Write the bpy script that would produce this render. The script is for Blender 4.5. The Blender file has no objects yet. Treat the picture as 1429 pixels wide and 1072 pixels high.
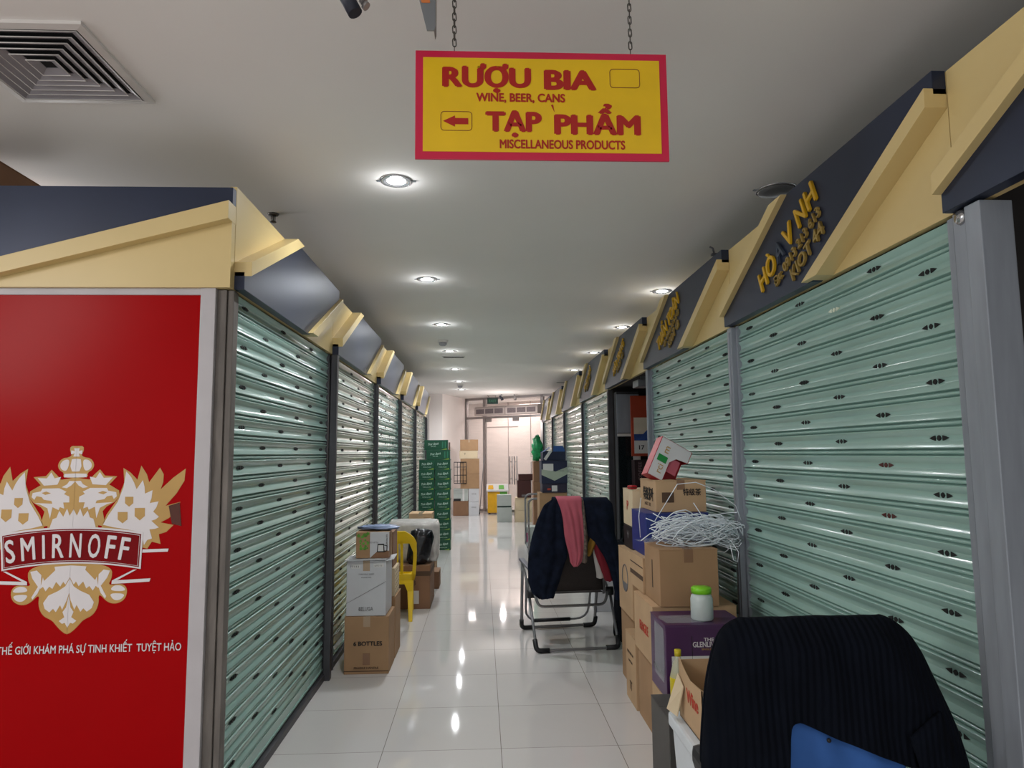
import bpy, bmesh, math, random
from mathutils import Vector, Matrix
random.seed(7)
S = bpy.context.scene
COL = S.collection
PI = math.pi

# ------------------------------------------------------------------ camera, world, exposure
cam_d = bpy.data.cameras.new('camera')
cam_d.sensor_width = 36.0
cam_d.lens = 36.0 * 960.0 / 1429.0
cam_d.clip_start = 0.05
cam = bpy.data.objects.new('camera', cam_d)
COL.objects.link(cam)
r_ = Vector((0.9990, 0.0046, -0.0443)); d_ = Vector((-0.0443, -0.1010, -0.9939)); u_ = Vector((-0.0090, 0.9949, -0.1007))
M3 = Matrix((r_, d_, u_)).to_quaternion().to_matrix()
cam.matrix_world = Matrix.Translation((0, 0, 1.52)) @ M3.to_4x4()
S.camera = cam

S.view_settings.view_transform = 'Standard'
S.view_settings.look = 'None'
S.view_settings.gamma = 1.0
S.view_settings.use_curve_mapping = False
S.view_settings.exposure = 0.38

w = bpy.data.worlds.new('hall_daylight')
S.world = w
w.use_nodes = True
w.node_tree.nodes['Background'].inputs[0].default_value = (0.93, 0.97, 1.0, 1)
w.node_tree.nodes['Background'].inputs[1].default_value = 0.76


def area(name, loc, size, power, col=(1, 1, 1), rot=(0, 0, 0), sizey=None, spread=PI):
    l = bpy.data.lights.new(name, 'AREA')
    l.energy = power; l.size = size; l.color = col; l.spread = spread
    if sizey: l.shape = 'RECTANGLE'; l.size_y = sizey
    o = bpy.data.objects.new(name, l); COL.objects.link(o)
    o.location = loc; o.rotation_euler = rot
    return o


CEIL = 3.03
area('hall_fill_behind', (0.6, -2.4, 2.98), 2.4, 48, (1, 0.97, 0.93))  # added fill from the unseen hall behind the camera, no fitting modelled
area('hall_fill_side', (-3.6, 0.4, 2.5), 1.2, 41, (1, 0.96, 0.92), (0, math.radians(-52), 0))  # added unseen fill, tilted to brighten the right-hand wall
area('lobby_lamp', (0.9, 19.6, 2.95), 3.0, 50, (1.0, 0.92, 0.89), sizey=0.8)
pier_fill = bpy.data.lights.new('pier_fill', 'POINT'); pier_fill.energy = 20; pier_fill.color = (1, .93, .9); pier_fill.shadow_soft_size = 0.05  # added fill to brighten the white pier, no real fitting there
pier_obj = bpy.data.objects.new('pier_fill', pier_fill); COL.objects.link(pier_obj); pier_obj.location = (0.5, 16.9, 2.3)
stall_top_lamp = bpy.data.lights.new('stall_top_lamp', 'POINT'); stall_top_lamp.energy = 55; stall_top_lamp.shadow_soft_size = 0.3
stall_top_obj = bpy.data.objects.new('stall_top_lamp', stall_top_lamp); COL.objects.link(stall_top_obj); stall_top_obj.location = (-3.1, 4.6, 2.72)
area('aisle_side_lamp', (-3.2, 9.5, 2.98), 2.0, 30, (1, 0.97, 0.93))

# ------------------------------------------------------------------ materials
def lin(c):
    if isinstance(c, str):
        c = [int(c[i:i + 2], 16) / 255 for i in (0, 2, 4)]
    return tuple((v / 12.92 if v <= 0.04045 else ((v + 0.055) / 1.055) ** 2.4) for v in c)


MATS = {}


def mat(name, col, rough=0.5, metal=0.0, var=0.08, scale=6.0, bump=0.0, bscale=60.0, spec=0.5, alpha=1.0, emit=0.0, coat=0.0, trans=0.0, stretch=None):
    if name in MATS: return MATS[name]
    m = bpy.data.materials.new(name); m.use_nodes = True
    nt = m.node_tree; N = nt.nodes; L = nt.links
    b = N['Principled BSDF']
    c = lin(col)
    tc = N.new('ShaderNodeTexCoord')
    mp = N.new('ShaderNodeMapping'); L.new(tc.outputs['Object'], mp.inputs[0])
    if stretch: mp.inputs['Scale'].default_value = stretch
    nz = N.new('ShaderNodeTexNoise'); nz.inputs['Scale'].default_value = scale; nz.inputs['Detail'].default_value = 4
    L.new(mp.outputs[0], nz.inputs['Vector'])
    rp = N.new('ShaderNodeValToRGB')
    rp.color_ramp.elements[0].position = 0.3; rp.color_ramp.elements[1].position = 0.7
    rp.color_ramp.elements[0].color = tuple(max(0, v * (1 - var)) for v in c) + (1,)
    rp.color_ramp.elements[1].color = tuple(min(1, v * (1 + var)) for v in c) + (1,)
    L.new(nz.outputs['Fac'], rp.inputs[0]); L.new(rp.outputs[0], b.inputs['Base Color'])
    b.inputs['Roughness'].default_value = rough
    b.inputs['Metallic'].default_value = metal
    b.inputs['Specular IOR Level'].default_value = spec
    b.inputs['Coat Weight'].default_value = coat
    b.inputs['Coat Roughness'].default_value = 0.1
    b.inputs['Alpha'].default_value = alpha
    b.inputs['Transmission Weight'].default_value = trans
    if emit:
        b.inputs['Emission Color'].default_value = c + (1,)
        b.inputs['Emission Strength'].default_value = emit
    if bump:
        n2 = N.new('ShaderNodeTexNoise'); n2.inputs['Scale'].default_value = bscale; n2.inputs['Detail'].default_value = 3
        L.new(mp.outputs[0], n2.inputs['Vector'])
        bp = N.new('ShaderNodeBump'); bp.inputs['Strength'].default_value = bump; bp.inputs['Distance'].default_value = 0.01
        L.new(n2.outputs['Fac'], bp.inputs['Height']); L.new(bp.outputs[0], b.inputs['Normal'])
    MATS[name] = m
    return m


def wave_bump(m, scale, strength, axis='X', dist=0.01):
    nt = m.node_tree; N = nt.nodes; L = nt.links
    tc = N.new('ShaderNodeTexCoord')
    wv = N.new('ShaderNodeTexWave'); wv.inputs['Scale'].default_value = scale; wv.bands_direction = axis
    wv.inputs['Distortion'].default_value = 0.6
    L.new(tc.outputs['Object'], wv.inputs['Vector'])
    bp = N.new('ShaderNodeBump'); bp.inputs['Strength'].default_value = strength; bp.inputs['Distance'].default_value = dist
    L.new(wv.outputs['Fac'], bp.inputs['Height']); L.new(bp.outputs[0], N['Principled BSDF'].inputs['Normal'])


def floor_mat():
    m = bpy.data.materials.new('polished_floor_tile'); m.use_nodes = True
    nt = m.node_tree; N = nt.nodes; L = nt.links; b = N['Principled BSDF']
    g = N.new('ShaderNodeNewGeometry'); sp = N.new('ShaderNodeSeparateXYZ'); L.new(g.outputs['Position'], sp.inputs[0])

    def mth(op, a, bb=None):
        n = N.new('ShaderNodeMath'); n.operation = op
        for i, v in enumerate((a, bb)):
            if v is None: continue
            if isinstance(v, (int, float)): n.inputs[i].default_value = v
            else: L.new(v, n.inputs[i])
        return n.outputs[0]
    masks = []; cells = []
    for ax, o, p in (('X', 0.095, 0.61), ('Y', 3.13, 0.605)):
        t = mth('DIVIDE', mth('ADD', sp.outputs[ax], 30 * p - o), p)
        f = mth('FRACT', t); cells.append(mth('FLOOR', t))
        dd = mth('MINIMUM', f, mth('SUBTRACT', 1.0, f))
        masks.append(mth('LESS_THAN', dd, 0.0032))
    grout = mth('MAXIMUM', masks[0], masks[1])
    cb = N.new('ShaderNodeCombineXYZ'); L.new(cells[0], cb.inputs[0]); L.new(cells[1], cb.inputs[1])
    wn = N.new('ShaderNodeTexWhiteNoise'); L.new(cb.outputs[0], wn.inputs['Vector'])
    nz = N.new('ShaderNodeTexNoise'); nz.inputs['Scale'].default_value = 3; nz.inputs['Detail'].default_value = 5; L.new(g.outputs['Position'], nz.inputs['Vector'])
    mx = N.new('ShaderNodeMix'); mx.data_type = 'RGBA'
    A = lin('cdc9c6'); B = lin('d6d2d0')
    mx.inputs['A'].default_value = A + (1,); mx.inputs['B'].default_value = B + (1,)
    L.new(mth('ADD', mth('MULTIPLY', wn.outputs['Value'], 0.5), mth('MULTIPLY', nz.outputs['Fac'], 0.5)), mx.inputs['Factor'])
    mx2 = N.new('ShaderNodeMix'); mx2.data_type = 'RGBA'
    mx2.inputs['B'].default_value = lin('6e655d') + (1,)
    L.new(grout, mx2.inputs['Factor']); L.new(mx.outputs['Result'], mx2.inputs['A'])
    L.new(mx2.outputs['Result'], b.inputs['Base Color'])
    rr = mth('ADD', mth('MULTIPLY', grout, 0.5), mth('ADD', 0.02, mth('MULTIPLY', nz.outputs['Fac'], 0.05)))
    L.new(rr, b.inputs['Roughness'])
    b.inputs['Specular IOR Level'].default_value = 0.5
    return m


m_floor = floor_mat()
m_ceil = mat('ceiling_paint', 'e6e2de', 0.9, var=0.03, scale=0.7, bump=0.05, bscale=8)
m_white = mat('white_wall_paint', 'e8dfdb', 0.8, var=0.02, scale=2)
m_shaded_wall = mat('shaded_white_wall', 'b5aeab', 0.8, var=0.02)  # white wall of the recess, its dimmer lighting put into the base colour
m_dark_wall = mat('unlit_partition_tone', '2a2625', 0.8)  # shade of the unlit stall interiors put into the base colour
m_green_glare = mat('green_shutter_paint_glare', 'a8b8ac', 0.13, var=0.06, scale=2.2, stretch=(1, 1, 0.25), spec=0.8)  # green shutter paint with the lobby's grazing glare lightened into the colour
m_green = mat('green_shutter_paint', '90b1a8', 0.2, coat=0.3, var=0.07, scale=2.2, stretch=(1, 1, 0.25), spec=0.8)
m_vent = mat('shutter_vent_black', '0b0e0d', 0.8)
m_ventlit = mat('shutter_vent_backlit', 'd8e0cc', 0.5)  # light showing behind vent holes, given as a pale colour
m_ventred = mat('shutter_vent_red', '4a1a16', 0.6)
m_post = mat('galvanised_post', '8f959e', 0.42, metal=0.25, var=0.14, scale=5, stretch=(4, 4, 0.5))
m_postdark = mat('dark_steel_post', '4b4a4e', 0.45, metal=0.5, var=0.15, scale=5)
m_postworn = mat('worn_grey_post', '6b6560', 0.7, var=0.3, scale=7, stretch=(4, 4, 0.6))
m_yellow = mat('cream_yellow_panel', 'd5bd84', 0.38, var=0.03, scale=2)
m_black = mat('blue_black_panel', '283045', 0.36, metal=0.35, var=0.1, scale=3, bump=0.02, bscale=5)
m_gold_letter = mat('gold_letter', 'd2a51c', 0.35, var=0.06)
m_gold_dim = mat('dull_gold_letter', '9b8140', 0.45, var=0.1)
m_ghost = mat('missing_letter_trace', '38404f', 0.6)
m_red = mat('red_panel_sheet', 'a00409', 0.25, spec=0.06, var=0.05, scale=1.5)
m_frame = mat('white_frame', 'b9b5b8', 0.5, var=0.05)
m_sign_yellow = mat('sign_yellow', 'e8bd0e', 0.4, var=0.04, scale=9)
m_sign_red = mat('sign_border_red', 'cc1a45', 0.3, var=0.05, scale=4)
m_sign_letter = mat('sign_letter_red', 'ab150d', 0.4, var=0.05)
m_brownline = mat('sign_thin_line', '8a4d12', 0.5)
m_chain = mat('steel_chain', '5a5651', 0.4, metal=0.8, var=0.2)
m_lamp_on = mat('lamp_glow', 'ffffff', 0.5, emit=12)
m_lamp_off = mat('reflector_glass', '8e8e90', 0.28, metal=0.45)
m_chrome = mat('chrome_trim', 'b8b8ba', 0.2, metal=0.8)
m_trim = mat('white_trim', 'cfcac6', 0.5)
m_alu = mat('aluminium_frame', '9a9493', 0.35, metal=0.5)
m_glass = mat('clear_glass', 'ffffff', 0.02, alpha=0.10, var=0)
m_frost = mat('tinted_glass', '1c2629', 0.05, alpha=0.75, var=0.1)
m_kraft = mat('kraft_cardboard', 'a58260', 0.85, var=0.07, scale=5, bump=0.05, bscale=12)
m_kraft2 = mat('pale_kraft_cardboard', 'bd9c78', 0.85, var=0.06, scale=5, bump=0.05, bscale=12)
m_kraft3 = mat('dark_kraft_cardboard', '86634a', 0.85, var=0.08, scale=5, bump=0.05, bscale=12)
m_cream = mat('cream_cardboard', 'd3bf9f', 0.8, var=0.04)
m_whitebox = mat('white_cardboard', 'c9c9cc', 0.7, var=0.04, bump=0.04, bscale=10)
m_greybox = mat('pale_grey_cardboard', 'b0b5b0', 0.75, var=0.04)
m_tape = mat('brown_tape', '87644a', 0.25, var=0.05)
m_tapec = mat('clear_tape', 'b39a80', 0.15, var=0.05)
m_ink = mat('black_print', '1d1a1a', 0.7)
m_inkgrey = mat('grey_print', '6d6a6b', 0.7)
m_inkbrown = mat('brown_print', '523c2c', 0.8)
m_inkred = mat('red_print', 'b8402c', 0.7)
m_label = mat('paper_label', 'd6d3d0', 0.7, var=0.02)
m_beer = mat('green_beer_carton', '0c4a33', 0.4, var=0.12, scale=5)
m_beerprint = mat('pale_green_print', 'c3d9cc', 0.5)
m_lime = mat('lime_swoosh', '8fae35', 0.5)
m_purple = mat('purple_carton', '4b2852', 0.35, var=0.1, scale=4)
m_navybox = mat('navy_carton', '1b2340', 0.5, var=0.1)
m_bluebox = mat('blue_carton', '1d4a86', 0.4, var=0.1)
m_blueboxd = mat('royal_blue_carton', '23347d', 0.4, var=0.1)
m_maroon = mat('maroon_carton', '45211f', 0.45, var=0.1)
m_blackbox = mat('black_carton', '1c191b', 0.5, var=0.15)
m_sage = mat('pale_sage_print', 'a9b3a1', 0.6)
m_chair_y = mat('yellow_plastic', 'ecc40c', 0.3, var=0.04, spec=0.5)
m_bag = mat('black_bin_bag', '0d0e14', 0.22, var=0.2, bump=0.25, bscale=16)
m_wrap = mat('bubble_wrap', 'b9b5b0', 0.25, var=0.12, scale=14, bump=0.35, bscale=55)
m_film = mat('clear_film', 'c9d0d4', 0.15, alpha=0.30, var=0.1, bump=0.3, bscale=20)
m_strap = mat('clear_strapping', 'e6edf4', 0.2, var=0.1)
m_tube = mat('grey_chair_tube', '8b8a8d', 0.3, metal=0.6, var=0.08)
m_rubber = mat('black_plastic', '17161a', 0.5)
m_mesh = mat('dark_chair_mesh', '39312f', 0.8, var=0.3, scale=180)
m_seatgrey = mat('grey_arm_pad', '6c6a75', 0.5)
m_navy = mat('navy_jacket_cloth', '151b2b', 0.9, spec=0.15, var=0.55, scale=14)
m_pink = mat('pink_scarf_cloth', 'c06070', 0.9, var=0.08, scale=8)
m_redcloth = mat('dark_red_cloth', '7a1526', 0.9, var=0.15)
m_whitecloth = mat('white_cloth', 'b8b3ae', 0.9)
m_ochre = mat('ochre_cloth', '8e6a21', 0.9, var=0.2)
m_greybead = mat('grey_patterned_cloth', '6f635a', 0.8, var=0.6, scale=45)
m_coat = mat('dark_navy_coat', '090d16', 0.95, spec=0.1, var=0.2, scale=10)
wave_bump(m_coat, 16, 0.5, 'X', 0.008)
m_shirt = mat('blue_shirt_cloth', '2f5fa6', 0.85, var=0.18, scale=4, bump=0.2, bscale=9)
m_button = mat('pearl_button', 'b9bcb4', 0.3)
m_lid = mat('lime_green_lid', '7fd022', 0.3)
m_jar = mat('frosted_jar', 'c3cdcb', 0.3, var=0.05, spec=0.6)
m_styro = mat('white_foam', 'd2d6da', 0.7, var=0.04, bump=0.1, bscale=90)
m_darkgrey = mat('dark_grey_carton', '45423f', 0.5, var=0.1)
m_merci_red = mat('red_gift_box', 'b01425', 0.35, var=0.06)
m_merci_white = mat('white_gift_box', 'd7d6d9', 0.4, var=0.02)
m_printgreen = mat('green_print', '1f8a3f', 0.5)
m_leaf = mat('leaf_print', '5f9a35', 0.6, var=0.5, scale=30)
m_goldprint = mat('tan_gold_print', 'b9924f', 0.45, var=0.06)
m_whiteprint = mat('white_print', 'd9d4d6', 0.45, var=0.03)
m_darkred = mat('banner_dark_red', '78060e', 0.4, spec=0.1, var=0.1)
m_bin_y = mat('yellow_bin', 'dba513', 0.45)
m_bin_g = mat('green_bin_side', '63ad45', 0.45)
m_bin_w = mat('white_bin_lid', 'd5d2cf', 0.5)
m_poster = mat('orange_red_board', 'a83b1c', 0.6, var=0.12)
m_grille = mat('grille_mesh', '6c6265', 0.7, var=0.2, scale=50)
m_curtain = mat('air_curtain_case', 'b9ada9', 0.5)
m_exit = mat('exit_sign_green', '0c2a22', 0.3)
m_exit2 = mat('exit_sign_print', '2f7358', 0.4)
m_stone = mat('pink_stone_panel', 'e0d0c8', 0.6, var=0.06, scale=2.5, stretch=(1, 1, 9))
m_stonegap = mat('panel_joint', '8f8078', 0.8)
m_bluebag = mat('blue_plastic_bag', '8f9fc0', 0.3, var=0.15, bump=0.3, bscale=20)
m_greenbag = mat('green_plastic_bag', '1f9a5c', 0.35, var=0.3, scale=20, bump=0.3, bscale=30)
m_orange = mat('orange_sticker', 'c9743a', 0.6)
m_bracket = mat('grey_bracket', '7c8084', 0.45, metal=0.4)
m_pipe = mat('black_lamp_body', '1d2130', 0.45)
m_rib = mat('ribbed_grey', 'a09c9c', 0.4, metal=0.4)
m_bottle = mat('yellow_bottle_plastic', 'c9b51e', 0.25)
m_bottleclear = mat('clear_bottle', 'd0d0b4', 0.1, alpha=0.5)
m_louvre = mat('diffuser_paint', '9a979c', 0.5, metal=0.2)
m_void = mat('duct_black', '151518', 0.9)
m_grime = mat('greasy_floor_track', '2d2b2a', 0.8)
m_sea = mat('picture_blue', '2a4a8c', 0.5, var=0.5, scale=12)
m_pic = mat('picture_cream', 'd2c5b2', 0.5, var=0.1, scale=8)


# ------------------------------------------------------------------ mesh builder
class MB:
    def __init__(s):
        s.bm = bmesh.new(); s.T = Matrix.Identity(4)

    def v(s, p): return s.bm.verts.new(s.T @ Vector(p))

    def face(s, pts, m=0, smooth=False):
        f = s.bm.faces.new([s.v(p) for p in pts]); f.material_index = m; f.smooth = smooth
        return f

    def _faces(s, vs, idx, m, smooth=False):
        for i in idx:
            try:
                f = s.bm.faces.new([vs[k] for k in i]); f.material_index = m; f.smooth = smooth
            except ValueError: pass

    def hexa(s, P, m=0):
        vs = [s.v(p) for p in P]
        s._faces(vs, ((0, 3, 2, 1), (4, 5, 6, 7), (0, 1, 5, 4), (1, 2, 6, 5), (2, 3, 7, 6), (3, 0, 4, 7)), m)
        return vs

    def box(s, x0, x1, y0, y1, z0, z1, m=0):
        return s.hexa([(x0, y0, z0), (x1, y0, z0), (x1, y1, z0), (x0, y1, z0), (x0, y0, z1), (x1, y0, z1), (x1, y1, z1), (x0, y1, z1)], m)

    def prism(s, pts, ext, m=0, mside=None):
        ext = Vector(ext); n = len(pts)
        a = [s.v(p) for p in pts]; b = [s.v(Vector(p) + ext) for p in pts]
        for f in (a, b[::-1]):
            q = s.bm.faces.new(f); q.material_index = m
        for i in range(n):
            q = s.bm.faces.new((a[i], b[i], b[(i + 1) % n], a[(i + 1) % n])); q.material_index = m if mside is None else mside

    def grid(s, rows, m=0, smooth=True, closeu=False):
        V = [[s.v(p) for p in r] for r in rows]
        n = len(V[0])
        for i in range(len(V) - 1):
            for j in range(n if closeu else n - 1):
                k = (j + 1) % n
                try:
                    f = s.bm.faces.new((V[i][j], V[i][k], V[i + 1][k], V[i + 1][j])); f.smooth = smooth; f.material_index = m
                except ValueError: pass
        return V

    def tube(s, pts, r, seg=8, m=0, closed=False, cap=True):
        P = [Vector(p) for p in pts]; n = len(P); rings = []
        up = Vector((0, 0, 1))
        prev = None
        for i in range(n):
            if closed: t = P[(i + 1) % n] - P[i - 1]
            else: t = P[min(i + 1, n - 1)] - P[max(i - 1, 0)]
            t.normalize()
            if prev is None:
                a = t.cross(up)
                if a.length < 1e-3: a = t.cross(Vector((1, 0, 0)))
            else:
                a = prev - t * prev.dot(t)
                if a.length < 1e-4: a = t.cross(up)
            a.normalize(); prev = a
            b = t.cross(a)
            rr = r[i] if isinstance(r, (list, tuple)) else r
            rings.append([P[i] + (a * math.cos(2 * PI * k / seg) + b * math.sin(2 * PI * k / seg)) * rr for k in range(seg)])
        if closed: rings.append(rings[0])
        V = s.grid(rings, m, True, True)
        if cap and not closed:
            for ring in (V[0], V[-1][::-1]):
                try:
                    f = s.bm.faces.new(ring); f.material_index = m
                except ValueError: pass

    def lathe(s, prof, c=(0, 0, 0), seg=24, m=0, axis='Z', smooth=True):
        rows = []
        for r, z in prof:
            row = []
            for k in range(seg):
                a = 2 * PI * k / seg
                p = (r * math.cos(a), r * math.sin(a), z)
                if axis == 'Y': p = (p[0], p[2], p[1])
                row.append((c[0] + p[0], c[1] + p[1], c[2] + p[2]))
            rows.append(row)
        V = s.grid(rows, m, smooth, True)
        for ring in (V[0], V[-1]):
            try:
                f = s.bm.faces.new(ring); f.material_index = m
            except ValueError: pass

    def build(s, name, mats, parent=None, bevel=0, solid=0, sub=0, loc=None):
        bmesh.ops.remove_doubles(s.bm, verts=s.bm.verts, dist=1e-5)
        bmesh.ops.recalc_face_normals(s.bm, faces=s.bm.faces)
        if bevel:
            bmesh.ops.bevel(s.bm, geom=[e for e in s.bm.edges if len(e.link_faces) == 2 and e.calc_face_angle(0) > 0.6], offset=bevel, segments=2, affect='EDGES', profile=0.6)
        me = bpy.data.meshes.new(name); s.bm.to_mesh(me); s.bm.free()
        for m in (mats if isinstance(mats, (list, tuple)) else [mats]): me.materials.append(m)
        o = bpy.data.objects.new(name, me); COL.objects.link(o)
        if parent: o.parent = parent
        if loc: o.location = loc
        if solid:
            d = o.modifiers.new('thickness', 'SOLIDIFY'); d.thickness = solid; d.offset = 0
        if sub:
            d = o.modifiers.new('smooth', 'SUBSURF'); d.levels = sub; d.render_levels = sub
        return o


def tag(o, label, cat, group=None):
    o['label'] = label; o['category'] = cat
    if group: o['group'] = group
    return o


def thing(name, label, cat, loc=(0, 0, 0), rotz=0, group=None):
    o = bpy.data.objects.new(name, None); COL.objects.link(o)
    o.empty_display_size = 0.1
    o.location = loc; o.rotation_euler = (0, 0, rotz)
    return tag(o, label, cat, group)


def struct(o):
    o['kind'] = 'structure'
    return o


def dup(root, loc, label, rotz=None):
    r = root.copy(); COL.objects.link(r); r.location = loc; r['label'] = label
    if rotz is not None: r.rotation_euler = (0, 0, rotz)
    for ch in list(root.children):
        c = ch.copy(); COL.objects.link(c); c.parent = r
        for g in list(ch.children):
            k = g.copy(); COL.objects.link(k); k.parent = c
    return r


_tc = bpy.data.curves.new('lettering_source', 'FONT')
_to = bpy.data.objects.new('lettering_source', _tc); COL.objects.link(_to)


def text(parent, s, m, org, right, up, h, wid=None, extr=0.0006, bold=0.0, shear=0.0, name='lettering', label=None, spacing=1.0, res=3):
    """lettering whose cap height is h, centred on org, in the plane right/up; wid fits its length"""
    _tc.body = 'H'; _tc.extrude = 0; _tc.offset = 0.0008; _tc.shear = shear; _tc.resolution_u = res; _tc.space_character = spacing
    bpy.context.view_layer.update()
    dg = bpy.context.evaluated_depsgraph_get()
    q = bpy.data.meshes.new_from_object(_to.evaluated_get(dg)); hh = max(v.co.y for v in q.vertices); bpy.data.meshes.remove(q)
    k = h / hh
    _tc.body = s; _tc.extrude = extr / k
    bpy.context.view_layer.update()
    dg = bpy.context.evaluated_depsgraph_get()
    me = bpy.data.meshes.new_from_object(_to.evaluated_get(dg)); me.name = name
    if bold:
        bmt = bmesh.new()
        for dx, dy in ((-1, 0), (1, 0), (0, .6), (0, -.6), (-.5, .5), (.5, -.5)):
            n0 = len(bmt.verts); bmt.from_mesh(me); bmt.verts.ensure_lookup_table()
            for v in bmt.verts[n0:]: v.co.x += dx * bold; v.co.y += dy * bold; v.co.z += n0 / max(1, len(me.vertices)) * extr / k * 0.12
        bmt.to_mesh(me); bmt.free()
    xs = [v.co.x for v in me.vertices]; x0, x1 = min(xs), max(xs)
    kx = k if wid is None else wid / (x1 - x0)
    R = Vector(right).normalized(); U = Vector(up).normalized(); Nn = R.cross(U); O = Vector(org)
    for v in me.vertices:
        c = v.co.copy()
        v.co = O + R * ((c.x - (x0 + x1) / 2) * kx) + U * (c.y * k - h / 2) + Nn * (c.z * k)
    me.materials.clear(); me.materials.append(m)
    o = bpy.data.objects.new(name, me); COL.objects.link(o); o.parent = parent
    if label: o['label'] = label
    return o


FACES = {'f': ((1, 0, 0), (0, 0, 1)), 'l': ((0, -1, 0), (0, 0, 1)), 'r': ((0, 1, 0), (0, 0, 1)), 't': ((1, 0, 0), (0, 1, 0))}


def carton(name, label, x0, x1, y0, y1, z0, z1, m=None, cat='box', tape=None, group=None, texts=(), rot=0, flaps=True, patches=(), tape_front=True):
    m = m or m_kraft
    W, D, H = x1 - x0, y1 - y0, z1 - z0
    t = thing(name, label, cat, ((x0 + x1) / 2, (y0 + y1) / 2, z0), rot, group)
    b = MB()
    hw, hd = W / 2, D / 2
    nx, nz = 4, 4
    # slightly bulged walls
    def pt(u, v_, w_): return (u, v_, w_)
    b.box(-hw, hw, -hd, hd, 0, H - (0.005 if flaps else 0))
    o = b.build('carton_body', m, t, bevel=min(0.004, 0.03 * min(W, D, H)))
    if flaps:
        b = MB(); e = 0.001
        b.box(-hw - e, hw + e, -hd - e, -0.0018, H - 0.0048, H)
        b.box(-hw - e, hw + e, 0.0018, hd + e, H - 0.0048, H)
        b.build('top_flaps', m, t)
    if tape:
        b = MB(); tw = min(0.024, W * .12); dr = min(0.07, H * .3)
        b.box(-tw, tw, -hd - 0.0016, hd + 0.0016, H + 0.0002, H + 0.001)
        b.box(-tw, tw, -hd - 0.0018, -hd - 0.0006, H - dr, H + 0.0005)
        b.build('packing_tape', tape, o)
    eps = 0.0014
    for p in patches:           # (face, u0,u1,z0,z1, material, name) fractions of the face
        f, a0, a1, c0, c1, pm, pn = p
        b = MB()
        if f == 'f': b.box(-hw + a0 * W, -hw + a1 * W, -hd - eps, -hd, c0 * H, c1 * H)
        elif f == 'l': b.box(-hw - eps, -hw, hd - a1 * D, hd - a0 * D, c0 * H, c1 * H)
        elif f == 'r': b.box(hw, hw + eps, -hd + a0 * D, -hd + a1 * D, c0 * H, c1 * H)
        else: b.box(-hw + a0 * W, -hw + a1 * W, -hd + c0 * D, -hd + c1 * D, H, H + eps)
        b.build(pn, pm, o)
    for q in texts:             # (face, string, material, u, v, h, wid, bold)
        f, s_, tm, u, v_, h, wid, bold = q
        R, U = FACES[f]
        e2 = eps + 0.0008
        if f == 'f': org = (-hw + u * W, -hd - e2, v_ * H)
        elif f == 'l': org = (-hw - e2, hd - u * D, v_ * H)
        elif f == 'r': org = (hw + e2, -hd + u * D, v_ * H)
        else: org = (-hw + u * W, -hd + v_ * D, H + e2)
        text(o, s_, tm, org, R, U, h, wid, bold=bold)
    return t


# ------------------------------------------------------------------ setting
XL, XR = -1.08, 1.47
b = MB(); b.box(-9, 9, -6, 24, -0.1, 0); struct(b.build('floor', m_floor))
b = MB(); b.box(-9, 9, -6, 24, CEIL, CEIL + 0.1); struct(b.build('ceiling', m_ceil))
# stall carcasses behind the shutters
b = MB(); b.box(-3.6, -1.20, 3.10, 13.5, 0, 2.52); struct(b.build('wall_left', m_dark_wall))
b = MB()
for y0, y1 in ((2.0, 5.93), (7.86, 16.2)): b.box(1.60, 3.6, y0 + 0.06, y1, 0, 2.52)
b.box(3.0, 3.6, -2, 2.06, 0, 2.52); b.box(2.6, 3.6, 5.93, 7.86, 0, 2.52)
b.box(1.60, 3.0, -2, 2.06, 2.5, 2.52)
struct(b.build('wall_right', m_dark_wall))
# far white pier and recess wall at the left of the entrance
b = MB()
b.prism([(-1.30, 17.3, 0), (-0.98, 17.3, 0), (-0.43, 18.95, 0), (-0.43, 19.3, 0), (-1.30, 19.3, 0)], (0, 0, CEIL))
struct(b.build('wall_far_left', m_white))
b = MB(); b.box(-3.4, -1.30, 17.2, 17.4, 0, CEIL); struct(b.build('wall_far_recess', m_shaded_wall))
b = MB(); b.box(2.05, 3.8, 17.3, 17.5, 0, CEIL); struct(b.build('wall_far_right', m_white))

# ------------------------------------------------------------------ entrance glazing (slanting wall)
GA = Vector((-0.43, 18.95, 0)); GB = Vector((2.05, 17.2, 0))
gl = (GB - GA).length; gang = math.atan2(GB.y - GA.y, GB.x - GA.x)
G = Matrix.Translation(GA) @ Matrix.Rotation(gang, 4, 'Z')
def G_empty(name):
    o = bpy.data.objects.new(name, None); COL.objects.link(o); o.matrix_world = G; return o
win = struct(G_empty('window_1'))
b = MB()
b.box(0, gl, -0.04, 0.04, 2.97, CEIL); b.box(0, gl, -0.035, 0.035, 2.46, 2.52)
b.box(0, 0.06, -0.04, 0.04, 0, CEIL); b.box(0.60, 0.67, -0.04, 0.04, 0, CEIL); b.box(2.40, 2.48, -0.04, 0.04, 0, CEIL)
b.box(0.06, 0.60, -0.03, 0.03, 0, 0.06)
b.build('window_frame', m_alu, win)
b = MB(); b.box(0.06, 0.60, -0.005, 0.005, 0.06, 2.46); b.box(0.06, 0.60, -0.005, 0.005, 2.52, 2.97); b.box(0.67, 2.40, -0.005, 0.005, 2.52, 2.97)
b.box(2.48, gl, -0.005, 0.005, 0.0, 2.97)
b.build('glass_pane', m_glass, win)
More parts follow.
